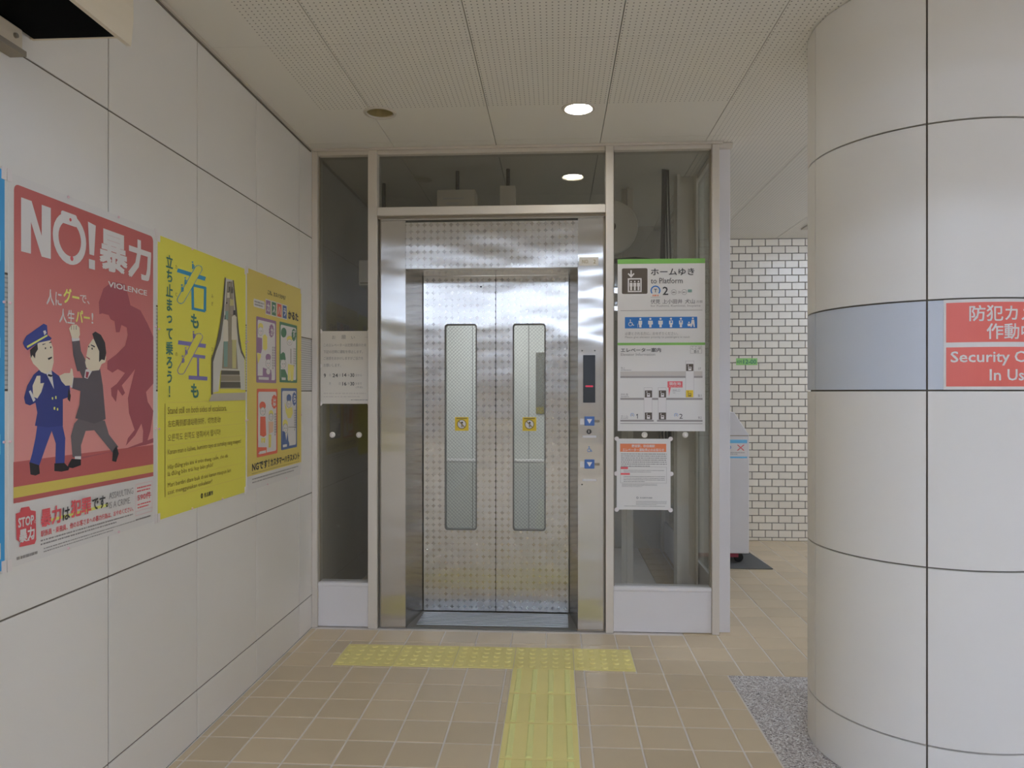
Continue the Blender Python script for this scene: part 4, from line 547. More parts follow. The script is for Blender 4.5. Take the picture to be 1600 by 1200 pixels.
def rounded(x0, x1, z0, z1, r, y, n=5):
    out = []
    for cx, cz, t0 in ((x1 - r, z0 + r, -90), (x1 - r, z1 - r, 0), (x0 + r, z1 - r, 90), (x0 + r, z0 + r, 180)):
        for i in range(n + 1): t = math.radians(t0 + 90 * i / n); out.append((cx + r * math.cos(t), y, cz + r * math.sin(t)))
    return out
for s, wx0, wx1 in ((-1, -.682, -.482), (1, -.262, -.060)):
    x0, x1 = (XC - .4455, XC - .0022) if s < 0 else (XC + .0022, XC + .4455)
    d = box('door_panel', 'steel_pattern', el, x0, x1, D, D + .035, .012, 2.0705)
    cu = MB().prism(rounded(wx0, wx1, .508, 1.777, .02, D - .1), (0, .3, 0)).build('cutter', 'dark'); boolean_cut(d, cu)
    ro, ri = rounded(wx0, wx1, .508, 1.777, .02, D - .0015), rounded(wx0 + .008, wx1 - .008, .516, 1.769, .014, D - .0015)
    n = len(ro); mb = MB(); vs = ro + ri + [(p[0], D + .03, p[2]) for p in ri]
    mb.add(vs, [(i, (i + 1) % n, n + (i + 1) % n, n + i) for i in range(n)] + [(n + i, n + (i + 1) % n, 2 * n + (i + 1) % n, 2 * n + i) for i in range(n)])
    mb.build('window_frame', 'gasket', d)
    box('window_glass', 'glass_wired', d, wx0 + .006, wx1 - .006, D + .02, D + .026, .514, 1.771)
    st = Sheet(d, ((-.578 if s < 0 else -.160) - .042, D + .0185, 1.203), (1, 0, 0), (0, -1, 0), .084, .084, .0006)
    st.rect(0, 0, 1, 1, 'sticker', 0); st.disc(.5, .52, .026, 'white', 1); st.disc(.5, .52, .030, 'brown', 2, r2=.025); st.disc(.52, .4, .006, 'text', 2); st.rect(.45, .48, .58, .74, 'midgrey', 2)
    st.poly([(.24, .30), (.29, .25), (.77, .74), (.72, .79)], 'brown', 3); st.rect(.1, .05, .9, .13, 'brown', 1); st.flush()
    if s < 0: MB().lathe([(.006, 0), (.004, -.004)], (-.457, D, 2.005), 'y', 12).build('key_hole', 'black', d)
box('gap_blocker', 'black', el, XC - .006, XC + .006, D + .012, D + .03, .012, 2.07)  # black strip added so the gap stays dark against the lit car
# hall station on the right jamb
PF = YF - .0015
box('station_plate', 'steel', el, .1325, .2495, PF - .0005, PF + .003, .80, 1.62)
for x_, z_ in ((.150, 1.592), (.222, 1.592), (.150, .835)): MB().lathe([(.004, 0), (.003, -.002)], (x_, PF - .0005, z_), 'y', 10).build('screw', 'dark', el)
dp = box('floor_display', 'black', el, .156, .224, PF - .005, PF, 1.298, 1.567, bevel=.001)
S = Sheet(dp, (.156, PF - .0055, 1.567), (1, 0, 0), (0, -1, 0), .068, .269, .0003)
mat('led', (.9, .03, .06, 1), .4, emit=((1, .04, .12, 1), .35))
MATS['ink_led'] = MATS['led']
for k in range(4): S.disc(.27 + .155 * k, .655, .0048, 'led', 1, r2=.003, n=10)
S.flush()
for zb in (1.194, .951):
    bt = box('call_button', 'ink_btn' if 'ink_btn' in MATS else mat('ink_btn', C(48, 78, 130), .35), el, .164, .219, PF - .008, PF, zb - .026, zb + .026, bevel=.002)
    S = Sheet(bt, (.164, PF - .0085, zb + .026), (1, 0, 0), (0, -1, 0), .055, .052, .0003); S.poly([(.22, .28), (.78, .28), (.5, .78)], 'white', 1); S.flush()
    box('braille_tab', 'white_paint', el, .139, .1625, PF - .003, PF, zb - .02, zb + .014)
    box('lamp_slot', 'alu_dark', el, .2205, .248, PF - .002, PF, zb - .008, zb + .006)
ks = MB().lathe([(.014, 0), (.014, -.006), (.011, -.008)], (.189, PF, 1.134), 'y', 18).build('key_switch', 'dark', el)
box('key_slot', 'alu', ks, .1865, .1895, PF - .0092, PF - .0075, 1.128, 1.142)
for z_ in (1.106, .860): box('caption_strip', 'white_paint', el, .152, .230, PF - .003, PF, z_ - .006, z_ + .006)
S = Sheet(el, (.174, PF - .0015, 1.053), (1, 0, 0), (0, -1, 0), .036, .038, .0003)
def wheelchair(S, u, v, s, c, k):      # u,v centre; s scale (fractions are of the sheet)
    a = S.W / S.H
    f = lambda x, y: (u + x * s, v + y * s * a)
    S.disc(*f(-.08, -.40), .085 * s * S.W, c, k, n=10); S.poly([f(-.13, -.3), f(-.03, -.3), f(-.02, -.08), f(.18, -.08), f(.18, 0), f(-.12, 0)], c, k)
    S.disc(*f(-.08, .16), .27 * s * S.W, c, k, r2=.20 * s * S.W, n=16, a0=-10, a1=260); S.poly([f(.12, 0), f(.2, 0), f(.32, .28), f(.42, .24), f(.45, .31), f(.27, .38)], c, k)
wheelchair(S, .5, .5, 1.0, 'sign_blue', 1); S.flush()
pl = box('number_plate', 'paper_notice', el, .134, .242, YF - .004, YF, 2.073, 2.121)
S = Sheet(pl, (.134, YF - .0042, 2.121), (1, 0, 0), (0, -1, 0), .108, .048); S.text('NO.', .15, .3, .5, .75, 'brown'); S.text('2', .74, .3, .86, .75, 'brown'); S.flush()

# lift car seen through the door windows
car = thing('elevator_car', (-.365, 5.3, 0), 'pale lift car interior seen through the two narrow door windows', 'elevator car')
c0, c1_, cy0, cy1 = -1.0, .26, D + .13, 6.05
box('car_floor', 'rubber', car, c0, c1_, cy0, cy1, -.002, .006)
box('back_wall', 'car_white', car, c0, c1_, cy1, cy1 + .04, .006, 2.15)
box('side_wall', 'car_white', car, c0 - .04, c0, cy0, cy1 + .04, .006, 2.15); box('side_wall', 'car_white', car, c1_, c1_ + .04, cy0, cy1 + .04, .006, 2.15)
box('car_ceiling', 'car_white', car, c0 - .04, c1_ + .04, cy0, cy1 + .04, 2.15, 2.19)
mat('car_light', (1, 1, 1, 1), .5, emit=((.96, .98, 1.05, 1), CAR_LAMP))
box('ceiling_light', 'car_light', car, c0 + .3, c1_ - .3, cy0 + .3, cy1 - .3, 2.135, 2.149)
MB().tube([(c0 + .02, cy1 - .06, .80), (c1_ - .02, cy1 - .06, .80)], .017).build('handrail', 'white_paint', car)
for x_ in (-.95, -.37, .22): MB().tube([(x_, cy1, .80), (x_, cy1 - .06, .80)], .01).build('rail_bracket', 'steel', car)
mat('mirror', (.85, .88, .9, 1), .05, metal=1)
box('mirror', 'mirror', car, -.16, .22, cy1 - .012, cy1 - .001, 1.18, 1.68)
for x_ in (-.68, -.22): box('wall_seam', 'dark', car, x_, x_ + .004, cy1 - .002, cy1, .01, 2.14)
box('kick_plate', 'shaft_box', car, c0, c1_, cy1 - .006, cy1 - .0005, .006, .22)
# ---- equipment in the shaft
def gear_box(name, label, x0, x1, y0, y1, z0, z1, strips=()):
    t = thing(name, ((x0 + x1) / 2, (y0 + y1) / 2, z0), label, 'equipment box')
    box('casing', 'shaft_box', t, x0, x1, y0, y1, z0, z1, bevel=.004); box('lid_edge', 'alu_dark', t, x0 + .01, x1 - .01, y0 - .004, y0, z0 + .012, z0 + .018)
    for a, b, c, d in strips: box('label_strip', 'white_paint', t, a, b, y0 - .003, y0, c, d)
    MB().tube([((x0 + x1) / 2, (y0 + y1) / 2, z1), ((x0 + x1) / 2, (y0 + y1) / 2, 3.4)], .012).build('hanger', 'cable', t)
gear_box('control_box', 'small grey equipment box behind the narrow left glass pane', -1.24, -1.06, 4.62, 4.8, 2.03, 2.19)
gear_box('junction_box', 'tall pale box above the smaller one behind left glass', -1.22, -1.08, 4.85, 5.0, 2.24, 2.45)
gear_box('relay_box', 'wide grey box with white label strips behind the transom glass', -.74, -.50, 4.6, 4.75, 2.45, 2.62, ((-.70, -.57, 2.56, 2.57), (-.68, -.60, 2.525, 2.54)))
gear_box('switch_box', 'small upright box behind the middle of the transom glass', -.345, -.25, 4.6, 4.7, 2.47, 2.64)
sc_ = thing('steel_column', (.78, 4.95, 0), 'light grey steel shaft column behind the right glass pane', 'column')
box('web', 'shaft_box', sc_, .80, .90, 4.88, 4.9, 0, 3.4); box('flange', 'shaft_box', sc_, .78, .80, 4.82, 4.96, 0, 3.4); box('flange', 'shaft_box', sc_, .90, .912, 4.82, 4.96, 0, 3.4)
cb = thing('cable_bundle', (.72, 4.75, .6), 'dark hanging cable bundle behind the right glass pane', 'cables')
for k in range(6):
    dx = .012 * k; ph = k * .7
    MB().tube([(.66 + dx + .012 * math.sin(ph + 3 * t / 7), 4.72 + .01 * math.cos(ph + t), 3.3 - .165 * t) for t in range(17)], .006, 6).build('cable', 'cable', cb)
MB().tube([(.36, 4.76, 2.19), (.5, 4.75, 2.2), (.62, 4.74, 2.185), (.70, 4.73, 2.17)], .016).build('branch_cable', 'cable', cb)
rl = thing('guide_rail', (.495, 5.13, 0), 'vertical steel guide rail behind lower right glass pane', 'rail')
box('rail_web', 'shaft_box', rl, .49, .50, 5.1, 5.16, 0, 3.4); box('rail_foot', 'shaft_box', rl, .455, .535, 5.16, 5.17, 0, 3.4)
wh = thing('governor_wheel', (.40, 5.1, 2.36), 'round machine wheel behind the upper right glass pane', 'machine part')
MB().lathe([(.17, 0), (.175, .01), (.175, .04), (.16, .045)], (.36, 4.85, 2.43), 'y', 36).build('rim', 'shaft_box', wh); MB().lathe([(.03, -.02), (.03, .06)], (.36, 4.85, 2.43), 'y', 16).build('hub', 'dark', wh)
box('wheel_bracket', 'shaft_grey', wh, .44, .64, 4.9, 4.97, 2.20, 2.44)

# ================================================================== POSTERS ON THE LEFT WALL
def poster(name, label, y0, W, zt, h, paper='paper', cat='poster'):
    t = thing(name, (XL, y0 + W / 2, zt - h), label, cat)
    box('sheet', paper, t, XL + .0005, XL + .002, y0, y0 + W, zt - h, zt)
    return t, Sheet(t, (XL + .0022, y0, zt), (0, 1, 0), (1, 0, 0), W, h)
def tapes(t, y0, W, zt, h, pink=False):
    pts = [(y0 + .003, zt - .008), (y0 + W - .003, zt - .008), (y0 + .003, zt - h + .008), (y0 + W - .003, zt - h + .008)]
    for y, z in pts: box('tape_corner', 'tape', t, XL + .002, XL + .0036, y - .008, y + .008, z - .016, z + .016)
    for f in (.33, .68):
        for z in (zt - .004, zt - h + .004): MB().lathe([(.0036, 0), (.0036, .003), (.0022, .005)], (XL + .002, y0 + W * f, z), 'x', 10).build('push_pin', 'tape_pink', t)
    for f in (.33, .68):
        for y in (y0 + .004, y0 + W - .004): MB().lathe([(.0036, 0), (.0036, .003), (.0022, .005)], (XL + .002, y, zt - h * f), 'x', 10).build('push_pin', 'tape_pink', t)
t, S = poster('blue_poster', 'bright blue poster at the left edge of the wall', 1.095, .72, 1.925, 1.02, ink('poster_blue'))
for v in (.18, .42, .66): S.rect(.02, v, .98, v + .05, 'poster_sky', 1)
S.rect(.02, .93, .98, .97, 'white', 1); S.flush(); tapes(t, 1.095, .72, 1.925, 1.02)

Y1, W1 = 1.828, .706
t, S = poster('violence_poster', 'red poster of a uniformed officer grabbed by a man in grey suit', Y1, W1, 1.925, 1.02)
S.rrect(.027, .024, .972, .839, .016, 'red', 1)

for i, (c, pts) in enumerate(ART_RED):
    n_ = len(ART_RED); S.part = 'platform_scene' if i < 3 else 'shadow_figure' if i < 4 else 'officer_figure' if i < 27 else 'attacker_figure' if i < n_ - 5 else 'train_badge' if i < n_ - 1 else 'highlight_stroke'
    S.poly(pts, c, 2 + i * .05)
S.part = 'printed_artwork'
S.poly([(.062 + .163 * a, .053 + .139 * b) for a, b in ((0, 0), (.34, 0), (.68, .6), (.68, 0), (1, 0), (1, 1), (.68, 1), (.32, .4), (.32, 1), (0, 1))], 'white', 3, 'title_letter')
S.disc(.341, .121, .074, 'white', 3, r2=.05, n=28); S.rrect(.285, .048, .385, .082, .008, 'white', 3.4); S.disc(.343, .066, .005, 'redtext', 4); S.disc(.352, .175, .007, 'redtext', 4)
S.poly([(.458, .053), (.512, .057), (.500, .148), (.468, .148)], 'white', 3); S.rect(.464, .162, .506, .19, 'white', 3)
S.text('暴力', .537, .052, .952, .183, 'white', 3, .03); S.text('VIOLENCE', .60, .213, .915, .231, 'white', 3, .02)
S.text('人に', .20, .275, .29, .318, 'white', 3, .015); S.text('グー', .30, .262, .40, .305, 'strip', 3, .025); S.text('で、', .405, .272, .468, .296, 'white', 3, .01)
S.text('人生', .275, .322, .37, .362, 'white', 3, .015); S.text('パー', .378, .318, .47, .354, 'strip', 3, .025); S.text('!', .482, .32, .494, .352, 'white', 3, .01)
S.text('STOP', .045, .878, .128, .903, 'white', 6, .03); S.text('の', .13, .892, .143, .902, 'white', 6); S.text('暴力', .05, .908, .132, .943, 'white', 6, .03)
S.text('暴力', .166, .868, .285, .918, 'redtext', 6, .03); S.text('は', .293, .878, .338, .915, 'text', 6, .02); S.text('犯罪', .345, .863, .478, .913, 'redtext', 6, .03); S.text('です。', .485, .87, .598, .908, 'text', 6, .02)
S.text('ASSAULTING', .608, .866, .797, .886, 'greytext', 3); S.text('IS A CRIME.', .608, .895, .775, .915, 'greytext', 3)
S.text('駅係員・乗務員、他のお客さまへの暴力行為は、おやめください。', .168, .926, .797, .943, 'redtext', 3, .01)
S.fine(.168, .948, .795, .968, 2, 'greytext', 2); S.fine(.04, .975, .15, .987, 1, 'greytext', 2, .6); S.fine(.185, .972, .95, .989, 2, 'greytext', 2, .3); S.fine(.82, .97, .95, .98, 1, 'greytext', 2)
S.frame(.817, .858, .965, .962, .0016, 'pink', 2); S.fine(.83, .866, .955, .888, 2, 'redtext', 2); S.text('590件', .832, .892, .953, .915, 'redtext', 3, .01); S.fine(.835, .922, .95, .942, 2, 'redtext', 2); S.rect(.82, .947, .962, .9485, 'pink', 2)
S.flush(); tapes(t, Y1, W1, 1.925, 1.02, True)

Y2, W2 = 2.548, .742
t, S = poster('escalator_poster', 'yellow poster with a tall escalator picture and multilingual lines', Y2, W2, 1.915, 1.01, ink('yellow'))
for i, (c, pts) in enumerate(ART_ESC): S.part = 'right_glyph' if i < 7 else 'left_glyph' if i < 13 else 'rider_icons' if i < 31 else 'escalator_picture'; S.poly(pts, c, 1 + i * .12)
S.part = 'printed_artwork'
S.vtext('立ち止まって乗ろう！', .052, .055, .15, .575, 'green', 3, .02)
for ch, v in (('た', .085), ('ど', .185), ('の', .405)): S.text(ch, .158, v, .178, v + .014, 'brown', 3)
for ch, v in (('み', .155), ('ぎ', .185), ('ひ', .37), ('だ', .40), ('り', .43)): S.text(ch, .545, v, .568, v + .016, 'brown', 3)
for v in (.25, .518): S.text('も', .315, v, .40, v + .056, 'green', 3, .025)
S.rect(.058, .592, .063, .925, 'brown', 2)
for v in (.588, .637, .690, .742, .795, .865, .93): S.rect(.085, v, .97, v + .0012, 'mustard', 2)
S.text('Stand still on both sides of escalators.', .085, .605, .735, .630, 'brown', 3); S.text('左右两侧都请站稳扶好，切勿走动!', .085, .652, .66, .678, 'brown', 3); S.text('오른쪽도 왼쪽도 멈춰서서 탑시다!', .085, .703, .655, .729, 'brown', 3)
S.text('Kanan man o kaliwa, huminto tayo at sumakay nang maayos!', .085, .757, .93, .781, 'brown', 3)
S.text('Hãy đứng yên khi ở trên thang cuốn, cho dù', .085, .808, .75, .832, 'brown', 3); S.text('là đứng bên trái hay bên phải!', .085, .836, .565, .858, 'brown', 3)
S.text('Mari berdiri diam baik di sisi kanan maupun kiri', .085, .877, .79, .898, 'brown', 3); S.text('saat menggunakan eskalator!', .085, .903, .555, .924, 'brown', 3)
S.text('名古屋市', .46, .95, .565, .968, 'text', 3, .02); S.disc(.435, .959, .010, 'text', 3, r2=.007, n=14); S.rect(.432, .95, .438, .968, 'text', 3)
S.flush(); tapes(t, Y2, W2, 1.915, 1.01)

Y3, W3 = 3.305, .722
t, S = poster('card_game_poster', 'mustard poster with four framed cartoon cards nearest the elevator', Y3, W3, 1.925, 1.02)
S.rect(0, 0, 1, .935, 'mustard', .5)
S.text('これ、カスハラかも？', .335, .066, .665, .088, 'text', 3, .02)
S.rrect(.10, .128, .282, .165, .008, 'white', 2); S.fine(.115, .134, .27, .16, 2, 'midgrey', 3, .6)
for i, (c, ch) in enumerate((('k_violet', 'カ'), ('k_green', 'ス'), ('k_red', 'ハ'), ('k_blue', 'ラ'))):
    u = .305 + .102 * i; S.rect(u - .008, .112, u + .085, .186, 'white', 2); S.rect(u, .117, u + .077, .181, c, 2.6); S.text(ch, u + .014, .13, u + .063, .17, 'white', 4, .03)
S.text('かるた', .72, .135, .93, .178, 'text', 3, .04)
for c, (u0, v0, u1, v1) in (('k_violet', (.143, .206, .49, .512)), ('k_green', (.55, .203, .907, .507)), ('k_red', (.152, .54, .512, .858)), ('k_blue', (.58, .536, .905, .848))):
    S.rrect(u0, v0, u1, v1, .008, c, 1.4); S.rrect(u0 + .022, v0 + .014, u1 - .022, v1 - .014, .012, 'white', 1.8)
for i, (c, pts) in enumerate(ART_CARDS): S.poly(pts, c, 2.2 + i * .04)
for (u, v, ch) in ((.408, .262, 'か'), (.835, .25, 'す'), (.452, .605, 'は'), (.85, .592, 'ら')): S.text(ch, u - .026, v - .02, u + .026, v + .02, 'white', 6, .03)
for (u, v, n) in ((.415, .335, 9), (.445, .335, 8), (.83, .325, 8), (.86, .325, 7), (.455, .66, 9), (.478, .66, 8), (.842, .65, 9), (.865, .65, 8)):
    for k in range(n): S.rect(u, v + .0125 * k, u + .013, v + .0125 * k + .0085, 'greytext', 6, 'fine_print')
for (u0, v0, u1) in ((.175, .485, .35), (.585, .482, .665), (.19, .832, .30), (.61, .822, .69)): S.rect(u0, v0, u1, v0 + .013, 'white', 6)
S.text('NGです！', .075, .877, .36, .917, 'text', 3, .03); S.text('カスタマーハラスメント', .385, .878, .955, .915, 'text', 3, .03)
for k in range(44): S.rect(.075 + .02 * k, .925, .083 + .02 * k, .928, 'text', 3)
S.fine(.08, .945, .93, .975, 2, 'greytext', 2, .35); S.flush(); tapes(t, Y3, W3, 1.925, 1.02)

# ================================================================== NOTICES AND SIGNS ON THE GLASS
GY = YF + .0295
def glass_sheet(name, label, x0, x1, z0, z1, paper, cat, y=GY, th=.002):
    t = thing(name, ((x0 + x1) / 2, y, z0), label, cat); box('sheet', paper, t, x0, x1, y - th, y, z0, z1)
    return t, Sheet(t, (x0, y - th - .0003, z1), (1, 0, 0), (0, -1, 0), x1 - x0, z1 - z0)
t, S = glass_sheet('request_notice', 'off-white handwritten request notice taped to the left glass', -1.367, -1.075, 1.29, 1.712, 'paper_notice', 'notice')
S.text('お', .24, .06, .31, .11, 'greytext'); S.text('願', .43, .055, .52, .112, 'greytext'); S.text('い', .63, .07, .70, .108, 'greytext'); S.fine(.90, .075, .985, .10, 1, 'lightgrey')
for s_, v, u1 in (('このエレベーターは定期点検のため', .17, .93), ('下記の日時に運転を停止します。', .262, .86), ('ご迷惑をおかけしますがご協力を', .352, .87), ('お願いします。', .448, .42)): S.text(s_, .07, v, u1, v + .045, 'greytext')
S.text('9', .075, .585, .115, .64, 'black', 2, .01); S.text('月', .18, .59, .21, .625, 'greytext'); S.text('24', .25, .585, .36, .635, 'black', 2, .01); S.text('日', .38, .59, .41, .625, 'greytext'); S.text('14', .45, .58, .53, .63, 'black', 2, .01); S.text('時', .56, .59, .595, .625, 'greytext'); S.text('30', .61, .582, .69, .632, 'black', 2, .01); S.text('分から', .71, .59, .84, .625, 'greytext')
S.text('月', .18, .705, .21, .74, 'greytext'); S.text('日', .38, .705, .41, .74, 'greytext'); S.text('16', .45, .70, .53, .75, 'black', 2, .01); S.text('時', .56, .705, .595, .74, 'greytext'); S.text('30', .61, .70, .69, .75, 'black', 2, .01); S.text('分まで', .71, .705, .84, .74, 'greytext'); S.text('(予定)', .72, .76, .86, .79, 'greytext')
S.fine(.07, .835, .92, .925, 2, 'lightgrey', 1, .32); S.fine(.62, .935, .97, .96, 1, 'greytext'); S.flush()
for x_, z_ in ((-1.367, 1.712), (-1.075, 1.712), (-1.367, 1.29), (-1.075, 1.29), (-1.37, 1.51), (-1.073, 1.49)): MB().lathe([(.013, 0), (.013, -.002)], (x_, GY - .002, z_), 'y', 14).build('tape_dot', 'tape', t)

t, S = glass_sheet('platform_sign', 'large white elevator guide sign with green top on right glass', .352, .842, 1.137, 2.112, 'paper', 'sign', th=.006)
f = lambda x, y: ((x - 64) / 548, (y - 58) / 1076)      # layout grid of the sign
def R_(x0, y0, x1, y1, c, k=1): S.rect(*f(x0, y0), *f(x1, y1), c, k)
def T_(s_, x0, y0, x1, y1, c='text', k=2, b=0): S.text(s_, *f(x0, y0), *f(x1, y1), c, k, b)
R_(64, 58, 612, 88, 'sign_green'); S.rrect(*f(91, 116), *f(252, 276), .008, 'sign_brown', 1)
S.poly([f(145, 128), f(153, 128), f(153, 156), f(166, 145), f(170, 152), f(149, 175), f(128, 152), f(132, 145), f(145, 156)], 'white', 2)
R_(128, 178, 215, 265, 'white', 2); R_(136, 186, 207, 257, 'sign_brown', 3)
for x in (149, 172, 195): S.disc(*f(x, 199), .0045, 'white', 4, n=10); R_(x - 9, 207, x + 9, 230, 'white', 4); R_(x - 6, 230, x + 6, 254, 'white', 4)
T_('ホームゆき', 273, 118, 545, 162, b=.012); T_('to Platform', 272, 178, 472, 212)
S.disc(*f(302, 256), .028, 'sign_blue', 2, r2=.021, n=24, a0=140, a1=400); T_('T', 293, 246, 311, 268, b=.02); S.fine(*f(284, 281), *f(322, 292), 1, 'orange', 2, .8); R_(272, 296, 332, 298, 'greytext')
T_('2', 347, 233, 382, 284, b=.01)
for x in (417, 482): S.disc(*f(x, 267), .0155, 'midgrey', 2, r2=.0135, n=18); S.fine(*f(x - 10, 262), *f(x + 10, 274), 1, 'midgrey', 2, .6)
T_('»', 443, 260, 460, 275, 'midgrey'); S.rrect(*f(504, 251), *f(530, 269), .003, 'p_teal', 2)
T_('伏見', 272, 311, 331, 339); T_('上小田井', 346, 311, 470, 339); T_('犬山', 486, 311, 547, 339); T_('方面', 558, 319, 596, 335, 'greytext'); T_('for Fushimi, Kamiotai, Inuyama', 272, 345, 583, 362, 'greytext')
R_(82, 379, 595, 382, 'midgrey'); R_(110, 421, 563, 492, 'sign_blue')
wheelchair(S, *f(148, 458), .085, 'white', 2)
for i, x in enumerate((207, 270, 334, 399, 461)):
    S.disc(*f(x, 433), .0058, 'white', 2, n=12); w_ = (11, 14, 14, 12, 12)[i]
    S.poly([f(x - w_, 444), f(x + w_, 444), f(x + w_ + (2 if i == 1 else 0), 466), f(x + 7, 470), f(x + 7, 486), f(x - 7, 486), f(x - 7, 470), f(x - w_, 466)], 'white', 2)
    if i == 0: R_(x - 17, 462, x - 15, 486, 'white', 2)
    if i == 3: S.disc(*f(x + 2, 453), .005, 'sign_blue', 3, n=10)
    if i == 4: S.poly([f(x, 459), f(x - 6, 450), f(x, 447), f(x + 6, 450)], 'sign_blue', 3)
S.disc(*f(536, 431), .0055, 'white', 2, n=12); S.poly([f(528, 440), f(544, 440), f(549, 485), f(541, 485), f(536, 462), f(528, 485), f(521, 484)], 'white', 2); S.disc(*f(512, 456), .0045, 'white', 2, n=10); S.poly([f(502, 464), f(524, 464), f(520, 480), f(504, 480)], 'white', 2)
T_('必要とされる方に、おゆずりください。', 111, 514, 442, 534, 'greytext'); T_('Please give elevator priority to passengers in need.', 111, 541, 518, 556, 'greytext')
R_(64, 582, 612, 597, 'sign_green'); T_('エレベーター案内', 84, 614, 336, 641, b=.01); T_('Elevator Information', 84, 646, 300, 663, 'greytext')
S.frame(*f(520, 602), *f(592, 650), .0016, 'midgrey', 1); T_('ここは', 527, 607, 586, 624); T_('B1', 544, 629, 570, 646)
g_ = lambda x, y: f(50 + x * .5, 561 + (y - 10) * .5)      # lower diagram
def R2(x0, y0, x1, y1, c, k=1): S.rect(*g_(x0, y0), *g_(x1, y1), c, k)
R2(62, 410, 1092, 465, 'lightgrey'); R2(62, 467, 1092, 492, 'midgrey'); R2(62, 742, 1092, 766, 'midgrey'); R2(62, 1016, 482, 1038, 'midgrey'); R2(524, 1016, 1092, 1038, 'midgrey'); R2(62, 1058, 1092, 1066, 'midgrey')
for x0, y0, x1, y1 in ((880, 280, 985, 735), (358, 612, 463, 1016), (536, 612, 640, 1016)):
    S.rect(*g_(x0, y0), *g_(x1, y1), 'white', 2); S.frame(*g_(x0, y0), *g_(x1, y1), .0011, 'midgrey', 2.5)
def icon(x0, y0, c='sign_brown', e='white'):
    S.rrect(*g_(x0, y0), *g_(x0 + 90, y0 + 88), .002, c, 3); S.rect(*g_(x0 + 26, y0 + 36), *g_(x0 + 66, y0 + 80), e, 4); S.rect(*g_(x0 + 33, y0 + 44), *g_(x0 + 59, y0 + 56), c, 5); S.rect(*g_(x0 + 22, y0 + 8), *g_(x0 + 30, y0 + 32), e, 4)
icon(888, 318); icon(370, 648); icon(546, 648); icon(370, 924); icon(546, 924); icon(886, 645, 'sticker', 'brown')
S.text('地上', *g_(68, 352), *g_(122, 384), 'greytext'); S.text('1F', *g_(1040, 362), *g_(1074, 394), 'greytext'); S.text('改札階', *g_(68, 685), *g_(160, 715), 'greytext'); S.text('B1', *g_(1038, 698), *g_(1080, 728), 'greytext'); S.text('ホーム', *g_(70, 958), *g_(160, 984), 'greytext'); S.text('B2', *g_(1040, 972), *g_(1082, 1002), 'greytext')
for y, x1 in ((390, 200), (722, 172), (990, 160)): S.fine(*g_(68, y), *g_(x1, y + 9), 1, 'greytext', 1, .8)
for x, n_ in ((212, '1'), (762, '2')):
    S.disc(*g_(x, 956), .0105, 'sign_blue', 2, r2=.0085, n=18, a0=130, a1=410); S.rect(*g_(x - 3, 945), *g_(x + 3, 968), 'text', 2); S.poly([g_(x + 62, 942), g_(x + 70, 942), g_(x + 70, 1000), g_(x + 62, 1000), g_(x + 62, 955), g_(x + 52, 962), g_(x + 50, 955)], 'text', 2) if n_ == '1' else S.text(n_, *g_(x + 40, 940), *g_(x + 82, 1000), 'text', 2)
R2(655, 535, 842, 612, 'redtext', 3); S.poly([g_(668, 612), g_(696, 612), g_(672, 722)], 'redtext', 3); S.text('現在地', *g_(675, 544), *g_(822, 586), 'white', 4, .015); S.text('You are here', *g_(672, 592), *g_(828, 608), 'white', 4); S.text('改札口', *g_(718, 634), *g_(810, 664), 'greytext', 3); S.text('Gate', *g_(720, 670), *g_(752, 684), 'greytext', 3)
S.flush()

t, S = glass_sheet('stoppage_notice', 'white notice with an orange heading below the guide sign', .347, .650, .690, 1.093, 'paper', 'notice')
S.rect(.065, .07, .92, .185, 'orange'); S.text('野並駅、砂田橋駅', .28, .082, .71, .122, 'white', 2, .015); S.text('エレベーター運転停止のお知らせ', .11, .135, .88, .178, 'white', 2, .015)
S.fine(.08, .20, .93, .40, 7, 'greytext', 1, .42); S.frame(.07, .395, .93, .625, .0012, 'midgrey', 1); S.rect(.075, .398, .21, .428, 'redtext', 2); S.rect(.075, .483, .245, .51, 'redtext', 2)
S.fine(.13, .435, .88, .48, 2, 'greytext', 1, .35); S.fine(.13, .52, .90, .615, 4, 'greytext', 1, .35); S.fine(.10, .632, .75, .68, 3, 'greytext', 1, .35)
S.text('名古屋市交通局', .43, .82, .66, .842, 'text', 2); S.disc(.385, .831, .006, 'text', 2, r2=.004, n=12); S.fine(.36, .872, .93, .935, 4, 'greytext', 1, .35); S.fine(.14, .94, .9, .958, 1, 'greytext', 1, .4); S.flush()
for x_, z_ in ((.347, 1.093), (.650, 1.093), (.347, .690), (.650, .690), (.344, .895), (.654, .895)): MB().lathe([(.0125, 0), (.0125, -.002)], (x_, GY - .002, z_), 'y', 14).build('tape_dot', 'tape', t)
mat('disc_clear', C(160, 155, 148), .15)
for x_, z_, lb in ((-1.295, 1.109, 'clear round fixing disc on left glass, nearer the poster wall'), (-1.138, 1.109, 'clear round fixing disc on left glass, nearer the elevator jamb'), (.504, 1.115, 'clear round fixing disc just above the orange-headed notice'), (.732, 1.116, 'clear round fixing disc on right glass, beside the orange-headed notice')):
    d = thing('glass_disc', (x_, GY, z_), lb, 'disc', 'fixing discs on the glass')
    MB().lathe([(.017, 0), (.017, -.003), (.013, -.007)], (x_, GY, z_), 'y', 22).build('disc', 'disc_clear', d); MB().lathe([(.006, -.007), (.005, -.011)], (x_, GY, z_), 'y', 12).build('nub', 'tape', d)
t = thing('distance_plate', (1.75, YB, 1.63), 'small green marker plate on the brick-tiled wall', 'marker')
S = Sheet(t, (1.648, YB - .0085, 1.665), (1, 0, 0), (0, -1, 0), .19, .062); box('plate', ink('plate_green'), t, 1.648, 1.838, YB - .008, YB - .0062, 1.603, 1.665)
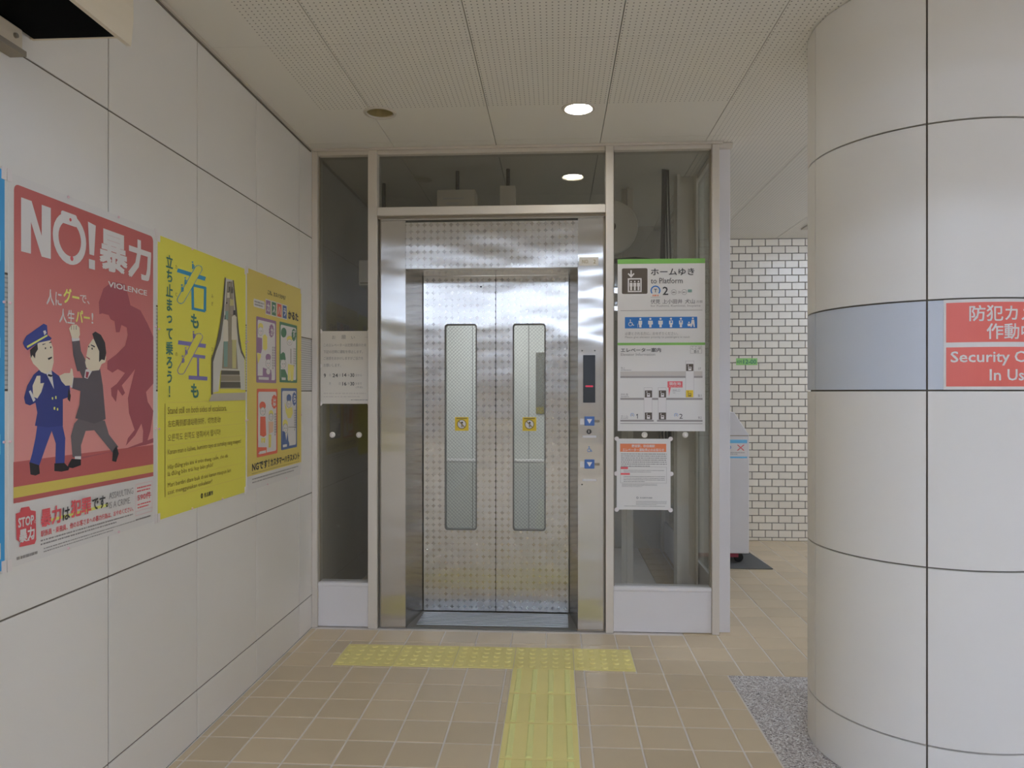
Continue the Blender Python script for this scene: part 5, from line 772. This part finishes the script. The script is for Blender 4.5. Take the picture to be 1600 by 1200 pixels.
S.text('KM', .06, .3, .25, .75, 'green', 1); S.text('12-00', .34, .18, .95, .82, 'green', 1, .01); S.flush()

# ================================================================== LAMPS, HOOD, BIN
mat('lamp_on', (1, 1, 1, 1), .5, emit=((1, 1.0, .95, 1), DOWNLIGHT)); mat('reflector', C(150, 140, 108), .3, metal=.5)
for x_, y_, on, lb in ((.113, 3.67, True, 'lit round recessed ceiling downlight'), (-.877, 3.671, False, 'unlit round recessed ceiling downlight nearer the poster wall')):
    d = thing('downlight', (x_, y_, H), lb, 'lamp')
    MB().lathe([(.083, -.0005), (.081, -.005), (.068, -.007), (.0645, .002)], (x_, y_, H), n=40, cap=False).build('trim_ring', 'alu', d, smooth=True)
    MB().lathe([(.065, .0), (.062, .05), (.05, .12), (.0, .125)], (x_, y_, H), n=36, cap=False).build('reflector', 'reflector', d, smooth=True)
    MB().lathe([(.058, .004), (.058, .01)] if on else [(.02, .07), (.026, .09), (.02, .12)], (x_, y_, H), n=28).build('lamp', 'lamp_on' if on else 'dark', d)
mat('tube_on', (1, 1, 1, 1), .5, emit=((.80, .98, 1.30, 1), HALL_LAMP)); mat('tube_end', (1, 1, 1, 1), .5, emit=((.82, .98, 1.28, 1), PASSAGE_FILL_LAMP * .6)); mat('tube_fill', (1, 1, 1, 1), .5, emit=((.82, .98, 1.28, 1), PASSAGE_FILL_LAMP))
def linear(x0, x1, y, z, label, m, group):
    d = thing('linear_lamp', ((x0 + x1) / 2, y, z), label, 'lamp', group)
    box('housing', 'white_paint', d, x0, x1, y - .09, y + .09, z - .04, z - .001); box('diffuser', m, d, x0 + .02, x1 - .02, y - .07, y + .07, z - .12, z - .041)
for y_, w_ in ((-3.2, 'nearest to the lintel'), (-6.7, 'second from the lintel'), (-10, 'nearest to the end wall')): linear(-1.1, 2.4, y_, 3.5, 'long hall ceiling lamp behind the viewpoint, ' + w_, 'tube_on', 'hall ceiling lamps')
linear(3.1, 4.4, 2.7, H, 'added unseen fill lamp straight behind the security sign side of the column', 'tube_fill', None)  # no lamp known here; added out of view to brighten ceiling and lift front
linear(2.3, 4.3, 5.5, H, 'ceiling lamp in the passage behind the column', 'tube_end', None)
v_ = thing('ceiling_vent', (2.35, 6.25, H), 'flat grey ceiling vent near the brick-tiled wall', 'vent')
box('vent_frame', 'lightgrey' if 'lightgrey' in MATS else ink('lightgrey'), v_, 2.1, 2.6, 6.0, 6.5, H - .012, H - .001, bevel=.003)
for k in range(7): box('slat', 'alu_dark', v_, 2.13, 2.57, 6.04 + .06 * k, 6.075 + .06 * k, H - .016, H - .0125)
# hooded fixture high on the left wall
hd = thing('wall_hood', (XL, 1.4, 2.30), 'cream wall-mounted hood with a dark open underside above the posters', 'fixture')
N = 10; prof = [(XL + .27 + .03 * math.sin(math.pi * .5 * k / N) - .09 * (k / N) ** 2.2, 2.285 + .33 * k / N) for k in range(N + 1)]
sh = [(x_, z_) for x_, z_ in prof] + [(XL + .002, 2.615)]
inner = [(XL + .002, 2.60)] + [(x_ - .012, z_ - .0) for x_, z_ in reversed(prof)]
MB().prism([(x_, .95, z_) for x_, z_ in sh + inner], (0, .975, 0)).build('shell', 'hood_cream', hd)
box('end_cap', 'hood_cream', hd, XL + .002, XL + .262, 1.908, 1.918, 2.304, 2.60)
box('hollow_shade', 'shade_black', hd, XL + .012, XL + .268, .96, 1.907, 2.303, 2.33)  # near-black sheet paints the shade inside the open hood
box('wall_bracket', 'hood_cream', hd, XL + .0005, XL + .03, .95, 1.843, 2.236, 2.295, bevel=.003); box('bracket_lip', 'alu_dark', hd, XL + .0005, XL + .045, .95, 1.836, 2.222, 2.2355)
MB().lathe([(.007, 0), (.006, .006)], (XL + .03, 1.815, 2.268), 'x', 10).build('bolt', 'alu_dark', hd)
# white bin on its mat
mt = thing('floor_mat', (1.3, 6.15, 0), 'dark grey mat under the white cabinet', 'mat')
MB().prism([(1.0, 5.78, .0015), (1.66, 5.78, .0015), (1.62, 6.5, .0015), (1.0, 6.5, .0015)], (0, 0, .008)).build('mat_sheet', 'rubber', mt, bevel=.002)
bn = thing('white_cabinet', (1.3, 6.15, .01), 'white cabinet with sloping top and blue label in the passage', 'cabinet')
yb0, yb1 = 5.92, 6.42
MB().prism([(1.06, yb0, .09), (1.515, yb0, .09), (1.515, yb0, 1.02), (1.40, yb0, 1.20), (1.06, yb0, 1.20)], (0, yb1 - yb0, 0)).build('body', 'white_paint', bn, bevel=.004)
for x_ in (1.12, 1.45):
    for y_ in (5.99, 6.35):
        c_ = MB().lathe([(.034, -.012), (.038, -.006), (.038, .006), (.034, .012)], (x_, y_, .0475), 'y', 16).build('caster', 'black', bn)
        box('caster_fork', 'dark', bn, x_ - .02, x_ + .02, y_ - .018, y_ + .018, .07, .0895)
box('base_rail', ink('tie'), bn, 1.10, 1.44, 5.95, 5.97, .055, .0895)
S = Sheet(bn, (1.30, yb0 - .0012, 1.0), (1, 0, 0), (0, -1, 0), .2, .17); S.rect(0, 0, 1, 1, 'white', 0); S.rect(0, .1, 1, .26, 'poster_sky', 1); S.disc(.3, .45, .016, 'sign_blue', 1, r2=.011)
S.poly([(.6, .33), (.65, .33), (.9, .6), (.85, .6)], 'redtext', 1); S.poly([(.85, .33), (.9, .33), (.65, .6), (.6, .6)], 'redtext', 2); S.fine(.05, .66, .9, .8, 2, 'greytext'); S.rect(0, .88, 1, .95, 'poster_sky', 1); S.flush()
box('lid_seam', 'alu_dark', bn, 1.07, 1.51, yb0 - .001, yb0, 1.012, 1.018)
